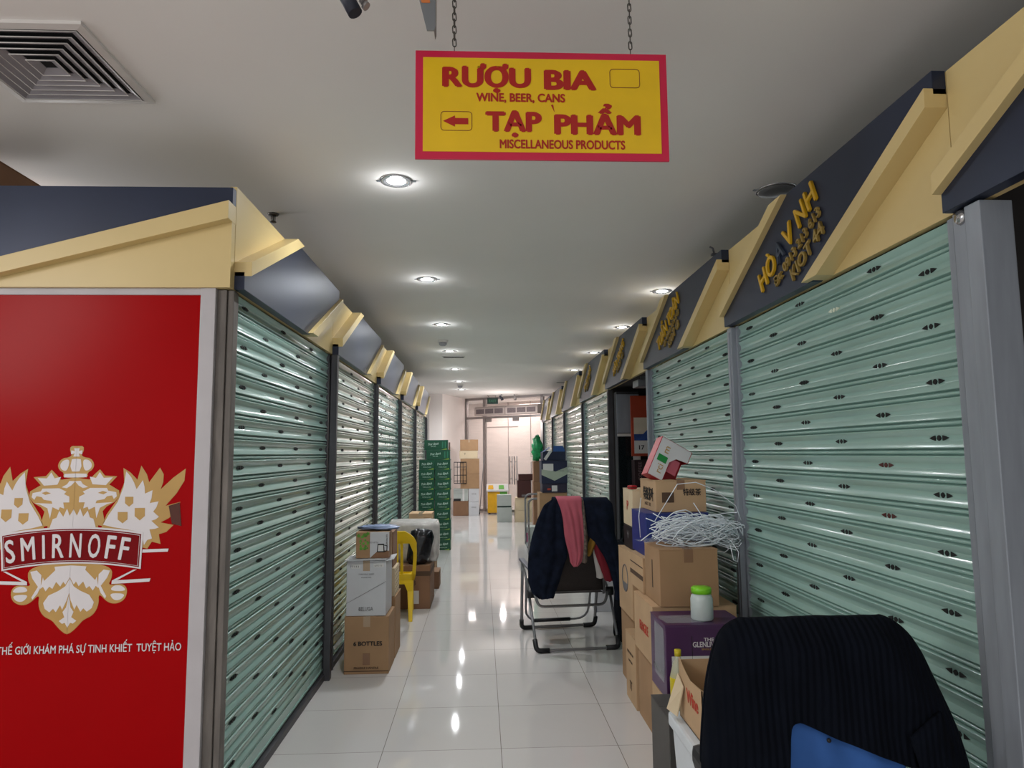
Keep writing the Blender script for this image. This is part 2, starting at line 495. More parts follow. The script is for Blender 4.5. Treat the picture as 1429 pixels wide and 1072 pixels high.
for k, (a0, a1) in enumerate(((0.675, 1.53), (1.54, 2.395))):
    d = struct(G_empty('door_%d' % (k + 1)))
    b = MB(); b.box(a0, a1, -0.006, 0.006, 0.02, 2.44); b.build('glass_pane', m_glass, d)
    b = MB(); b.box(a0, a1, -0.02, 0.02, 0.005, 0.07); b.box(a0, a0 + 0.17, -0.02, 0.02, 2.37, 2.46); b.build('door_rail', m_alu, d)
    hx = a1 - 0.07 if k == 0 else a0 + 0.07
    b = MB()
    for yy in (-0.06, 0.06):
        b.tube([(hx, yy, 0.72), (hx, yy, 1.45)], 0.016, 10)
    for zz in (0.86, 1.31): b.tube([(hx, -0.06, zz), (hx, 0.06, zz)], 0.009, 8)
    b.build('door_handle', m_alu, d)
# stone-clad lobby wall behind the glass
b = MB(); b.T = G
b.box(-3, 6, 1.75, 1.95, 0, 4.0)
lob = struct(b.build('wall_lobby', m_stone))
b = MB(); b.T = G
for xx in (0.25, 1.02, 1.85, 2.7): b.box(xx, xx + 0.012, 1.735, 1.752, 0, 3.4)
b.box(-0.5, 0.6, 1.736, 1.752, 2.30, 2.32); b.box(1.02, 1.9, 1.736, 1.752, 1.27, 1.284); b.box(1.02, 1.9, 1.736, 1.752, 1.42, 1.434)
struct(b.build('trim_1', m_stonegap))
b = MB(); b.T = G
b.box(0.98, 2.8, 1.70, 1.74, 1.28, 1.42)
struct(b.build('trim_2', m_stone))

# air curtain over the doors, emergency sign, spot lamps
for k, x0 in enumerate((0.50, 1.49)):
    t = thing('air_curtain', ('left' if k == 0 else 'right') + ' half of the pair of long air curtain units over the glass doors', 'air curtain', group='air curtains over the entrance')
    t.matrix_world = G @ Matrix.Translation((x0, -0.17, 2.53))
    b = MB(); b.prism([(0, -0.12, 0.02), (0, -0.10, 0.0), (0, 0.13, 0.0), (0, 0.13, 0.24), (0, -0.07, 0.24), (0, -0.12, 0.19)], (0.97, 0, 0)); b.build('casing', m_curtain, t)
    b = MB()
    for q in range(3): b.box(0.06 + q * 0.295, 0.06 + q * 0.295 + 0.26, -0.127, -0.11, 0.045, 0.17)
    b.build('intake_grille', m_grille, t)
t = thing('exit_sign', 'small dark green emergency exit sign hung under the ceiling before the glazing', 'sign', (0.29, 17.75, 2.80))
b = MB(); b.box(-0.14, 0.14, -0.03, 0.03, 0, 0.16); b.build('sign_box', m_exit, t, bevel=0.004)
text(t, 'EXIT', m_exit2, (0, -0.032, 0.08), (1, 0, 0), (0, 0, 1), 0.06, 0.19)
b = MB(); b.tube([(-0.08, 0, 0.16), (-0.13, 0, 0.225)], 0.006, 6); b.tube([(0.08, 0, 0.16), (0.08, 0, 0.226)], 0.006, 6); b.build('hanger', m_bracket, t)
for k, x in enumerate((0.52, 0.84)):
    t = thing('spot_lamp', 'small ' + ('black track spot lamp next to the green exit sign' if k == 0 else 'grey track spot lamp further right from the exit sign'), 'lamp', (x, 17.5, CEIL), 0, 'spot lamps before the entrance')
    b = MB(); b.tube([(0, 0, 0), (0, 0, -0.05)], 0.012, 8); b.build('stem', m_bracket, t)
    b = MB(); b.tube([(-0.05 + .08 * k, -0.03, -0.04), (0.02, 0.02, -0.14)], [0.025, 0.04], 12); b.build('lamp_head', m_pipe if k == 0 else m_alu, t)

# ------------------------------------------------------------------ shutters, posts, fascias
PITCH = 0.0925
VENT_OVERRIDE = {}


def shutter(side, Yn, Yf, label, seed, special=None, pale=False):
    """side: -1 left wall, +1 right wall; local x runs along the wall, -y faces the aisle"""
    L = Yf - Yn - 0.08
    if side < 0: loc, rz = (XL - 0.035, Yn + 0.04, 0), PI / 2
    else: loc, rz = (XR + 0.035, Yf - 0.04, 0), -PI / 2
    t = thing('roller_shutter', label, 'shutter', loc, rz, 'green roller shutters of the kiosks')
    rnd = random.Random(seed)
    prof = [(0.0, 0.010), (0.0022, 0.010), (0.0035, -0.012), (0.008, -0.0175), (0.013, -0.0175), (0.0175, -0.010), (0.0185, 0.010), (0.0215, 0.010), (0.0225, -0.016), (0.0245, -0.0215), (0.026, -0.0215), (0.0465, -0.0088), (0.0475, -0.0083), (0.0645, -0.0083), (0.0655, -0.0088), (0.0865, -0.0215), (0.0885, -0.0215), (0.0910, -0.015)]
    z0 = 0.115; n = int((2.245 - z0) / PITCH)
    b = MB(); rows = []
    nx = 14
    for i in range(n):
        ph = rnd.uniform(0, 6.28); am = rnd.uniform(0.0004, 0.0016); tl = rnd.uniform(-.0012, .0012)
        for zz, yy in prof:
            rows.append([(L * k / nx, yy + am * math.sin(ph + k * 0.8) + tl * (zz / PITCH), z0 + i * PITCH + zz) for k in range(nx + 1)])
    b.grid(rows, 0, True)
    ncol = max(3, int(round(L / 0.33)))
    sp = L / ncol
    for i in range(n):
        for c in range(ncol):
            if (c + i) % 2: continue
            cx = sp * (c + 0.5); cz = z0 + i * PITCH + 0.056; yy = -0.0115
            mi = 1
            if special and (i, c) in special: mi = special[(i, c)]
            for sh in (0, 1, 2):
                if sh == 1: P = [(-0.011, 0), (-0.006, 0.009), (0, 0.0125), (0.006, 0.009), (0.011, 0), (0.006, -0.009), (0, -0.0125), (-0.006, -0.009)]
                else:
                    P = [(-0.050, 0), (-0.034, 0.007), (-0.020, 0.0115), (-0.019, 0.0), (-0.020, -0.0115), (-0.034, -0.007)]
                    if sh == 2: P = [(-x, z) for x, z in P]
                b.prism([(cx + x * .95, yy, cz + z * .74) for x, z in P], (0, 0.005, 0), mi)
    b.build('slat_curtain', [m_green_glare if pale else m_green, m_vent, m_ventlit, m_ventred], t)
    for gx in (-0.008, L - 0.018):
        b = MB(); b.box(gx, gx + 0.026, -0.026, 0.03, 0.0, 2.244); b.build('guide_rail', m_post if side > 0 else m_postdark, t)
    b = MB(); b.box(0.02, L - 0.02, -0.018, 0.012, 0.045, 0.117); b.box(0.02, L - 0.02, -0.024, 0.012, 0.058, 0.066); b.build('bottom_rail', m_green, t)
    b = MB(); b.box(0.02, L - 0.02, -0.045, 0.03, 0, 0.04); b.build('floor_track', m_postdark, t, bevel=0.004)
    b = MB(); b.box(0, L, 0.002, 0.06, z0 + n * PITCH - .01, 2.244); b.build('shutter_head', m_green, t)
    return t


def post(side, Y, label, wd=0.075, m=None, tilt=0.0, h=2.24, proud=0.02, back=0.06):
    m = m or m_postdark
    x = XL if side < 0 else XR
    t = thing('shutter_post', label, 'post', (x, Y, 0), PI / 2 if side < 0 else -PI / 2, 'steel posts between the shutters')
    hw = wd / 2; b = MB()
    b.hexa([(-hw + tilt, -proud, 0), (hw + tilt, -proud, 0), (hw + tilt, back, 0), (-hw + tilt, back, 0), (-hw, -proud, h), (hw, -proud, h), (hw, back, h), (-hw, back, h)])
    b.build('post_channel', m, t, bevel=0.004)
    b = MB(); b.box(-hw * .35 + tilt * .5, hw * .35 + tilt * .5, -proud - 0.004, -proud + .002, 0.05, h - .03); b.build('post_rib', m, t)
    return t


def fascia(loc, rz, L, label, k=0.46, zb=2.25, zt=2.71):
    t = thing('fascia_sign', label, 'fascia', loc, rz, 'slanted black and yellow kiosk fascias')
    b = MB(); b.box(0, L, 0, 0.03, zb, zt); b.build('back_panel', m_yellow, t)
    a0, a1 = zb + 0.055, zb + 0.118          # beam foot
    xa = (zt - a0) / k; xb = (zt - a1) / k
    A = [(0, a0), (xa, zt), (xb, zt), (0, a1)]
    Bm = [(L - x, zt + zb - z) for x, z in A]
    hexp = [(0, zb - 0.004), (0, a0 + 0.02), (xa - 0.04, zt + 0.004), (L, zt + 0.004), (L, zt + zb - a0 - 0.02), (L - xa + 0.04, zb - 0.004)]
    b = MB(); b.prism([(x, -0.045, z) for x, z in hexp], (0, 0.045, 0)); t_panel = b.build('name_panel', m_black, t, bevel=0.0015)
    for P in (A, Bm):
        b = MB(); b.prism([(x, -0.075, z) for x, z in P], (0, 0.075, 0)); b.build('slanted_beam', m_yellow, t, bevel=0.0015)
    return t


LY = [3.03, 5.0, 7.12, 9.22, 11.3, 13.55]
RY = [0.05, 2.0, 3.92, 5.95, 7.84, 9.93, 12.15, 14.2, 16.25]
ordn = ['first', 'second', 'third', 'fourth', 'fifth', 'sixth', 'seventh', 'eighth', 'ninth']
lab_l = ['wide green shutter directly beside the red vodka panel', 'glaring pale shutter behind the six bottle carton', 'green shutter behind the wrapped package, third from the red panel', 'green shutter fourth along from the red panel', 'last green shutter on the left, beside the stacked beer cartons']
for i in range(5):
    shutter(-1, LY[i], LY[i + 1], lab_l[i], 20 + i, pale=i in (1, 3, 4))  # pale units carry the lobby glare in their colour
lab_r = {1: 'large green shutter behind the chair with the dark navy coat', 2: 'green shutter behind the brown carton pile and strapping tangle', 4: 'pale shutter just beyond the open kiosk doorway', 5: 'second shutter beyond the open kiosk doorway', 6: 'third shutter beyond the open kiosk doorway', 7: 'last narrow-looking shutter on the right, nearest the glass entrance'}
for i, l in lab_r.items():
    sp = {(21, 3): 2, (21, 4): 2, (14, 4): 3, (12, 4): 3} if i == 1 else None
    shutter(1, RY[i], RY[i + 1], l, 40 + i, sp, pale=i > 4)  # far units likewise coloured for glare

pl = ['leaning dark post between the first two left shutters', 'dark post between the pale shutter and the third left shutter', 'dark post between the third and fourth left shutters', 'dark post between the last two left shutters', 'dark end post behind the beer cartons']
for i in range(1, 6): post(-1, LY[i], pl[i - 1], 0.06, tilt=(-0.09 if i == 1 else 0), proud=(0.045 if i == 1 else 0.02), back=(0.0 if i == 1 else 0.06))
pr = {2: 'grey post between the two nearest right shutters', 3: 'pale grey post at the near side of the open doorway', 4: 'dark post at the far side of the open doorway', 5: 'dark post after the first shutter beyond the doorway', 6: 'dark post after the second shutter beyond the doorway', 7: 'dark post after the third shutter beyond the doorway', 8: 'dark end post of the right row near the entrance'}
for i, l in pr.items(): post(1, RY[i], l, 0.065, m_post if i in (2, 3) else m_postdark)
# near right double post
t = thing('shutter_post', 'wide grey double post at the right edge of the picture', 'post', (XR, 1.94, 0), -PI / 2, 'steel posts between the shutters')
b = MB(); b.box(-0.06, 0.01, -0.015, 0.07, 0, 2.24); b.build('post_channel', m_post, t, bevel=0.003)
b = MB(); b.box(0.012, 0.075, -0.03, 0.07, 0, 2.24); b.build('post_rib', m_post, t, bevel=0.003)
b = MB(); b.lathe([(0.001, -0.008), (0.02, -0.006), (0.024, 0.004), (0.02, 0.012)], (-0.02, -0.02, 2.22), 14, axis='Y'); b.build('bolt_cap', m_chrome, t)
t = thing('steel_pipe', 'thin pale upright pipe in the dark opening right of the wide post', 'pipe', (1.62, 1.86, 0))
b = MB(); b.tube([(0, 0, 0), (0, 0, 2.2)], 0.012, 10); b.build('pipe', m_cream, t)
b = MB(); b.box(-.03, .03, -.03, .03, 0, .008); b.build('foot_plate', m_postdark, t)
# corner of the left kiosk
t = thing('shutter_post', 'worn grey corner post between the red panel and the first shutter', 'post', (-1.112, 3.02, 0), 0, 'steel posts between the shutters')
b = MB(); b.box(-0.032, 0.008, -0.03, 0.036, 0, 2.24); b.box(0.010, 0.036, -0.022, 0.036, 0, 2.24); b.build('post_channel', m_postworn, t, bevel=0.003)

fl = ['black name fascia over the shutter beside the red panel', 'fascia over the glaring pale left shutter', 'third fascia along the left row', 'fourth fascia along the left row', 'last short fascia of the left row']
for i in range(5):
    y0 = LY[i] if i else 3.004
    fascia((XL, y0, 0), PI / 2, LY[i + 1] - y0 - 0.004, fl[i])
R1 = RY[2] - RY[1]
fr = {0: 'near fascia at the top right corner, cut by the picture edge', 1: 'black fascia whose raised gold name has letters missing, over the nearest right shutter', 2: 'black fascia with a complete two-word gold name, second along the right row', 3: 'lettered fascia over the open kiosk doorway', 4: 'lettered fascia over the first shutter beyond the doorway', 5: 'bare fascia over the second shutter beyond the doorway', 6: 'bare fascia over the third shutter beyond the doorway', 7: 'furthest fascia of the right row beside the air curtain'}


def slanted_letters(t, rows):
    for s_, m, x, z, h, wd, ang in rows:
        R = Vector((math.cos(ang), 0, math.sin(ang)))
        U = Vector((0, 0, 1))
        U = (U - R * U.dot(R)).normalized()
        text([c for c in t.children if c.name.startswith('name_panel')][0], s_, m, (x, -0.052, z), R, U, h, wd, extr=0.005, bold=0.022)


ANG = math.radians(24)
for i, l in fr.items():
    L = RY[i + 1] - RY[i] - 0.004
    t = fascia((XR, RY[i + 1], 0), -PI / 2, L, l)
    ca, sa = math.cos(ANG), math.sin(ANG)
    if i == 1:
        def hv(d, off=0): return 0.55 + d * ca - off * sa, 2.358 + d * sa + off * ca
        rows = []
        for s_, m, d, wd in (('H', m_gold_letter, 0.05, 0.085), ('Ò', m_gold_letter, 0.155, 0.10), ('A', m_ghost, 0.265, 0.085), ('V', m_gold_letter, 0.375, 0.095), ('N', m_gold_letter, 0.515, 0.085), ('H', m_gold_letter, 0.62, 0.085)):
            x, z = hv(d); rows.append((s_, m, x, z, 0.10, wd, ANG))
        x, z = hv(0.40, -0.105); rows.append(('Đt: 0913 213 613', m_gold_dim, x, z, 0.045, 0.50, ANG))
        x, z = hv(0.475, -0.185); rows.append(('KIOT 44', m_gold_dim, x, z, 0.06, 0.33, ANG))
        slanted_letters(t, rows)
    elif i == 2:
        def hv(d, off=0): return 0.53 + d * ca - off * sa, 2.36 + d * sa + off * ca
        rows = []
        x, z = hv(0.34); rows.append(('TUẤN TOÁN', m_gold_letter, x, z, 0.095, 0.66, ANG))
        x, z = hv(0.40, -0.09); rows.append(('Đt: 0983 213 543', m_gold_dim, x, z, 0.04, 0.46, ANG))
        x, z = hv(0.44, -0.165); rows.append(('KIOT 43', m_gold_dim, x, z, 0.055, 0.30, ANG))
        slanted_letters(t, rows)
    elif i in (3, 4):
        def hv(d, off=0): return 0.53 + d * ca - off * sa, 2.36 + d * sa + off * ca
        rows = []
        x, z = hv(0.34); rows.append(('HẢO TRANG' if i == 3 else 'THU HÀ', m_gold_letter, x, z, 0.085, 0.62, ANG))
        x, z = hv(0.40, -0.09); rows.append(('KIOT 42' if i == 3 else 'KIOT 41', m_gold_dim, x, z, 0.055, 0.34, ANG))
        slanted_letters(t, rows)

# end-wall fascia above the red panel (long, shallow beam)
t = thing('fascia_sign', 'end fascia over the red vodka panel with one long shallow yellow beam', 'fascia', (XL - 2.6, 3.0, 0), 0, 'slanted black and yellow kiosk fascias')
Le = 2.6
b = MB(); b.box(0, Le - 0.001, 0, 0.03, 2.245, 2.70); b.build('back_panel', m_yellow, t)
b = MB(); b.prism([(x, -0.04, z) for x, z in ((0, 2.25), (0, 2.69), (Le - .001, 2.69), (Le - .001, 2.614), (Le - 1.35, 2.25))], (0, 0.04, 0)); b.build('name_panel', m_black, t)
b = MB(); b.prism([(x, -0.09, z) for x, z in ((Le, 2.615), (Le, 2.535), (Le - 1.10, 2.25), (Le - 1.36, 2.25))], (0, 0.09, 0)); b.build('slanted_beam', m_yellow, t, bevel=0.0015)
b = MB(); b.box(Le - 1.02, Le - 1.017, -0.0405, -0.0395, 2.3, 2.689); b.build('panel_joint', m_void, t)
# keep the lower yellow sheet in front of the black panel foot
b = MB(); b.prism([(x, -0.042, z) for x, z in ((Le - 1.12, 2.244), (Le - .001, 2.244), (Le - .001, 2.54))], (0, 0.04, 0)); b.build('lower_panel', m_yellow, t)

# kiosk tops and the brown carton on the left one
carton('carton', 'brown carton lying on top of the left kiosk', -3.0, -2.32, 3.15, 3.67, 2.525, 2.95, m_kraft3, rot=0.0, tape=None, texts=())

# ------------------------------------------------------------------ red vodka panel
t = thing('advert_panel', 'glossy red vodka advert panel with double eagle emblem on the kiosk end', 'advert', (-1.70, 3.0, 0))
PX0, PX1 = -2.2, -1.209
b = MB(); b.box(PX0 + 1.7, PX1 + 1.7, -0.015, 0.02, 0.06, 2.215); b.build('red_sheet', m_red, t)
b = MB(); b.box(PX1 + 1.7, -1.145 + 1.7, -0.028, 0.02, 0, 2.245); b.box(PX0 + 1.7, PX1 + 1.7, -0.022, 0.02, 2.215, 2.245); b.box(PX0 + 1.7, PX1 + 1.7, -0.028, 0.02, 0, 0.06); b.build('panel_frame', m_frame, t, bevel=0.003)
def E(x, y): return ((x - (332 - 0.0335 * (y - 75))) * 0.000908, 1.638 - 0.000937 * y)
def chaikin(P, it=2):
    for _ in range(it):
        Q = []
        for i in range(len(P)):
            a, c = P[i - 1], P[i]
            Q += [(a[0] * .75 + c[0] * .25, a[1] * .75 + c[1] * .25), (a[0] * .25 + c[0] * .75, a[1] * .25 + c[1] * .75)]
        P = Q
    return P
def poly(b, pts, y, both=True, m=0, soft=0):
    if soft: pts = chaikin(pts, soft)
    for sgn in ((1, -1) if both else (1,)):
        b.prism([(sgn * (E(*p)[0] if not both or E(*p)[0] > 0.0075 else -0.0004), y, E(*p)[1]) for p in pts], (0, 0.0007, 0), m)
gold = MB(); Y0 = -0.0160
poly(gold, [(332, 75), (362, 75), (362, 100), (350, 112), (362, 125), (395, 130), (412, 155), (405, 180), (380, 195), (384, 215), (300, 218), (300, 75)], Y0, soft=1)
poly(gold, [(332, 215), (390, 225), (410, 205), (437, 180), (460, 208), (515, 212), (480, 248), (525, 275), (527, 300), (505, 325), (470, 345), (452, 365), (462, 410), (450, 430), (425, 425), (412, 390), (332, 330)], Y0)
poly(gold, [(445, 445), (470, 380), (520, 310), (548, 240), (543, 175), (575, 195), (607, 228), (624, 165), (650, 205), (660, 240), (690, 200), (709, 175), (726, 205), (724, 240), (712, 272), (770, 220), (826, 180), (820, 235), (785, 290), (735, 345), (802, 328), (790, 365), (750, 400), (713, 418), (772, 430), (740, 460), (706, 470), (714, 512), (675, 502), (655, 532), (600, 520)], Y0)
poly(gold, [(310, 590), (410, 590), (500, 612), (498, 660), (480, 690), (545, 680), (570, 705), (560, 750), (520, 770), (480, 762), (440, 720), (443, 770), (420, 815), (375, 835), (360, 852), (335, 878), (305, 898), (280, 898), (280, 590)], Y0, soft=2)
poly(gold, [(332, 214), (400, 240), (440, 300), (432, 442), (318, 445)], Y0 + .0001)
gold.build('emblem_outline', m_goldprint, t)
wh = MB(); Y1 = -0.0167
poly(wh, [(332, 85), (344, 85), (340, 98), (356, 94), (356, 112), (340, 108), (345, 122), (332, 122)], Y1)
poly(wh, [(332, 132), (350, 134), (354, 165), (345, 188), (332, 189)], Y1)
poly(wh, [(360, 135), (385, 136), (402, 155), (396, 178), (372, 188), (362, 168)], Y1, soft=2)
poly(wh, [(332, 197), (378, 199), (378, 214), (332, 215)], Y1)
poly(wh, [(392, 212), (420, 218), (437, 192), (455, 218), (496, 216), (465, 250), (405, 246)], Y1)
poly(wh, [(347, 300), (372, 288), (362, 278), (395, 262), (470, 263), (476, 275), (512, 282), (515, 300), (502, 312), (494, 296), (470, 300), (460, 312), (425, 318), (420, 330), (500, 326), (470, 335), (440, 350), (425, 395), (418, 345), (390, 358), (385, 345), (365, 352), (372, 325), (345, 325)], Y1)
poly(wh, [(333, 232), (352, 230), (362, 245), (385, 258), (362, 262), (342, 250)], Y1)
poly(wh, [(318, 355), (338, 384), (352, 352), (366, 388), (386, 362), (396, 392), (412, 398), (424, 440), (318, 442)], Y1)
poly(wh, [(455, 425), (478, 385), (520, 325), (545, 260), (556, 190), (578, 215), (592, 240), (604, 270), (632, 230), (640, 260), (642, 290), (676, 275), (672, 310), (664, 332), (704, 325), (694, 352), (680, 370), (706, 393), (692, 404), (672, 410), (706, 440), (688, 446), (664, 448), (676, 488), (655, 494), (640, 516), (628, 460), (560, 446), (500, 436)], Y1)
poly(wh, [(312, 600), (385, 605), (380, 620), (425, 665), (432, 650), (440, 700), (428, 690), (415, 710), (400, 690), (386, 700), (372, 670), (352, 690), (340, 670), (330, 682), (311, 650)], Y1)
poly(wh, [(308, 655), (330, 690), (360, 710), (400, 728), (421, 760), (412, 785), (390, 800), (375, 785), (362, 800), (345, 770), (335, 790), (318, 750), (306, 715)], Y1)
poly(wh, [(302, 725), (318, 780), (332, 800), (322, 822), (345, 838), (330, 850), (318, 846), (310, 868), (302, 880)], Y1)
poly(wh, [(440, 640), (462, 620), (490, 625), (478, 655), (450, 690), (475, 735), (470, 745), (450, 720), (438, 690)], Y1)
poly(wh, [(490, 712), (505, 690), (535, 688), (556, 700), (560, 715)], Y1, soft=2)
poly(wh, [(490, 722), (560, 725), (545, 748), (520, 755), (500, 745)], Y1, soft=2)
wh.build('emblem_white', m_whiteprint, t)
Y2 = -0.0174
t_em = [c for c in t.children if c.name.startswith('emblem_white')][0]
for sgn in (1, -1):
    for (a, c, d, e) in ((553, 303, 590, 347), (521, 370, 565, 420), (597, 353, 643, 408)):
        sh = MB(); sh.prism([(sgn * E(*p)[0], Y2, E(*p)[1]) for p in [(a, c), (d, c), (d, c + (e - c) * .65), ((a + d) / 2, e), (a, c + (e - c) * .65)]], (0, 0.0007, 0)); sh.build('shield', m_goldprint, t_em)
    sh = MB(); sh.prism([(sgn * E(*p)[0], Y2, E(*p)[1]) for p in [(430, 284), (452, 276), (472, 282), (455, 291)]], (0, 0.0007, 0)); sh.build('eagle_eye', m_goldprint, t_em)
def arc(xr, yc, ye, n=12, rev=False):
    P = [(319 + xr * k / n, yc + (ye - yc) * (k / n) ** 2) for k in range(-n, n + 1)]
    return P[::-1] if rev else P
def banner(b, xr, yt, yte, yb, ybe, y, xr2=None):
    pts = arc(xr, yt, yte) + arc(xr2 or xr, yb, ybe, rev=True)
    b.prism([(E(*p)[0], y, E(*p)[1]) for p in pts], (0, 0.0007, 0))
b = MB(); banner(b, 318, 433, 460, 592, 620, -0.0181, 308)
for P in ([(635, 535), (752, 533), (748, 546), (633, 549)], [(500, 668), (672, 661), (667, 675), (498, 683)], [(500, 668), (520, 668), (610, 622), (596, 622)]): poly(b, P, -0.0181)
b.build('banner_border', m_whiteprint, t)
b = MB(); banner(b, 309, 441, 468, 585, 612, -0.0188, 300); b.build('banner_line', m_darkred, t)
b = MB(); banner(b, 304, 446, 472, 580, 607, -0.0195, 296); b.build('banner_inline', m_whiteprint, t)
b = MB(); banner(b, 302, 448, 474, 578, 605, -0.0202, 294); b.build('banner_field', m_darkred, t)
chars = 'SMIRNOFF'
cxs = [48, 127, 196, 260, 338, 421, 494, 556]; cws = [42, 62, 12, 52, 52, 54, 42, 42]
for c, xx, ww in zip(chars, cxs, cws):
    tt = (xx - 319) / 310; yy = 513 + 30 * tt * tt
    ex, ez = E(xx, yy)
    sl = -0.19 * tt
    text(t, c, m_whiteprint, (ex, -0.0212, ez), (1, 0, sl), (-sl, 0, 1), 0.095 - .006 * abs(tt), ww * 0.000908, bold=0.02)
ex, ez = E(406, 958)
text(t, 'THẾ GIỚI KHÁM PHÁ SỰ TINH KHIẾT  TUYỆT HẢO', m_whiteprint, (ex, -0.0165, ez), (1, 0, 0.004), (0, 0, 1), 0.030, 0.735, bold=0.012)
b = MB()
b.prism([(E(*p)[0], -0.0175, E(*p)[1]) for p in ((750, 345), (800, 330), (808, 435), (765, 425))], (0, 0.0006, 0)); b.build('torn_sticker', mat('dirty_sticker', '5c2a1c', 0.6, alpha=0.75), t)

# ------------------------------------------------------------------ hanging sign
SY = 2.05
t = thing('hanging_sign', 'red bordered yellow direction sign hanging from two chains', 'sign', (0.195, SY, 2.425))
b = MB(); b.box(-0.396, 0.396, -0.004, 0.004, 0, 0.353); b.build('sign_board', m_sign_red, t, bevel=0.0015)
b = MB(); b.box(-0.372, 0.372, -0.0055, -0.004, 0.024, 0.330); t_face = b.build('sign_face', m_sign_yellow, t)
def st(s_, X0, X1, Z, h, bold, m=m_sign_letter):
    text(t_face, s_, m, ((X0 + X1) / 2 - 0.195, -0.0062, Z - 2.425), (1, 0, 0), (0, 0, 1), h, X1 - X0, bold=bold, res=4)
st('RƯỢU', -0.118, 0.160, 2.691, 0.060, 0.055); st('BIA', 0.200, 0.366, 2.686, 0.060, 0.055)
st('WINE, BEER, CANS', -0.012, 0.266, 2.626, 0.026, 0.035)
st('TẠP', 0.016, 0.192, 2.547, 0.060, 0.055); st('PHẨM', 0.230, 0.503, 2.540, 0.060, 0.055)
st('MISCELLANEOUS PRODUCTS', 0.06, 0.452, 2.475, 0.027, 0.032)
b = MB()
b.prism([(0.228 - .195, -0.0064, 0.180), (0.221 - .195, -0.0064, 0.178), (0.232 - .195, -0.0064, 0.155)], (0, .001, 0)); b.build('accent_mark', m_sign_letter, t_face)
b = MB()
def rrect(x0, x1, z0, z1, r=0.010):
    P = []
    for cx, cz, a in ((x1 - r, z1 - r, 0), (x0 + r, z1 - r, 90), (x0 + r, z0 + r, 180), (x1 - r, z0 + r, 270)):
        for q in range(4):
            an = math.radians(a + q * 30); P.append((cx + r * math.cos(an), -0.0058, cz + r * math.sin(an)))
    return P
b.tube(rrect(0.409 - .195, 0.503 - .195, 0.239, 0.300), 0.0013, 5, closed=True); b.build('sign_box_outline', m_brownline, t_face)
b = MB()
b.tube(rrect(-0.122 - .195, -0.026 - .195, 0.092, 0.153), 0.0013, 5, closed=True); b.build('sign_box_outline', m_brownline, t_face)
b = MB(); ax = -0.115 - .195
b.prism([(ax + x, -0.0064, 0.122 + z) for x, z in ((0, 0), (0.037, 0.018), (0.037, 0.010), (0.078, 0.010), (0.078, -0.010), (0.037, -0.010), (0.037, -0.018))], (0, 0.001, 0)); b.build('arrow', m_sign_letter, t_face)
for xx in (-0.275, 0.283):
    b = MB(); z = 0.345; n = 0
    b.tube([(xx, 0, 0.335), (xx, 0, 0.372)], 0.0015, 6)
    z = 0.383
    while z < CEIL - 2.425 + 0.004:
        P = []
        for q in range(12):
            a = 2 * PI * q / 12
            lx = 0.0055 * math.cos(a); lz = 0.0075 * math.sin(a) + (0.0065 if math.sin(a) > 0 else -0.0065)
            P.append((xx + (lx if n % 2 == 0 else lx * .25), (lx if n % 2 else lx * .25), z + lz))
        b.tube(P, 0.0019, 6, closed=True)
        z += 0.0215; n += 1
    b.build('chain', m_chain, t)

# bracket and lamp body hanging by the top edge of the picture
t = thing('hanging_bracket', 'grey folded metal bracket with orange sticker hanging beside the sign', 'bracket', (-0.142, 1.85, 2.71))
b = MB()
b.prism([(-0.007, -0.012, 0.0), (0.013, -0.012, 0.0), (0.013, -0.012, CEIL - 2.71), (-0.055, -0.012, CEIL - 2.71), (-0.055, -0.012, 0.2)], (0, 0.004, 0))
b.prism([(0.013, -0.012, 0.0), (0.017, -0.012, 0.012), (0.017, -0.012, CEIL - 2.71), (0.013, -0.012, CEIL - 2.71)], (0, 0.045, 0))
b.build('folded_strip', m_bracket, t)
b = MB(); b.prism([(-0.022, -0.0135, 0.082), (0.002, -0.0135, 0.082), (-0.005, -0.0135, 0.13), (-0.037, -0.0135, 0.13)], (0, 0.001, 0)); b.build('sticker', m_orange, t)
t = thing('spot_lamp', 'black barrelled lamp with ribbed grey collar at the top edge of the picture', 'lamp', (-0.352, 1.85, 2.765))
b = MB(); b.tube([(0.0, 0, 0.0), (-0.050, 0, 0.095)], 0.021, 16); b.build('lamp_head', m_pipe, t)
b = MB()
for q in range(7): b.tube([(0.018 - 0.007 * q + 0.012, 0.012, 0.022 + 0.017 * q + 0.006), (0.018 - 0.007 * q + 0.006, 0.012, 0.034 + 0.017 * q)], 0.013, 12)
b.build('ribbed_collar', m_rib, t)
b = MB(); b.tube([(-0.045, 0, 0.09), (-0.045, 0.0, CEIL - 2.765)], 0.008, 8); b.build('stem', m_bracket, t)

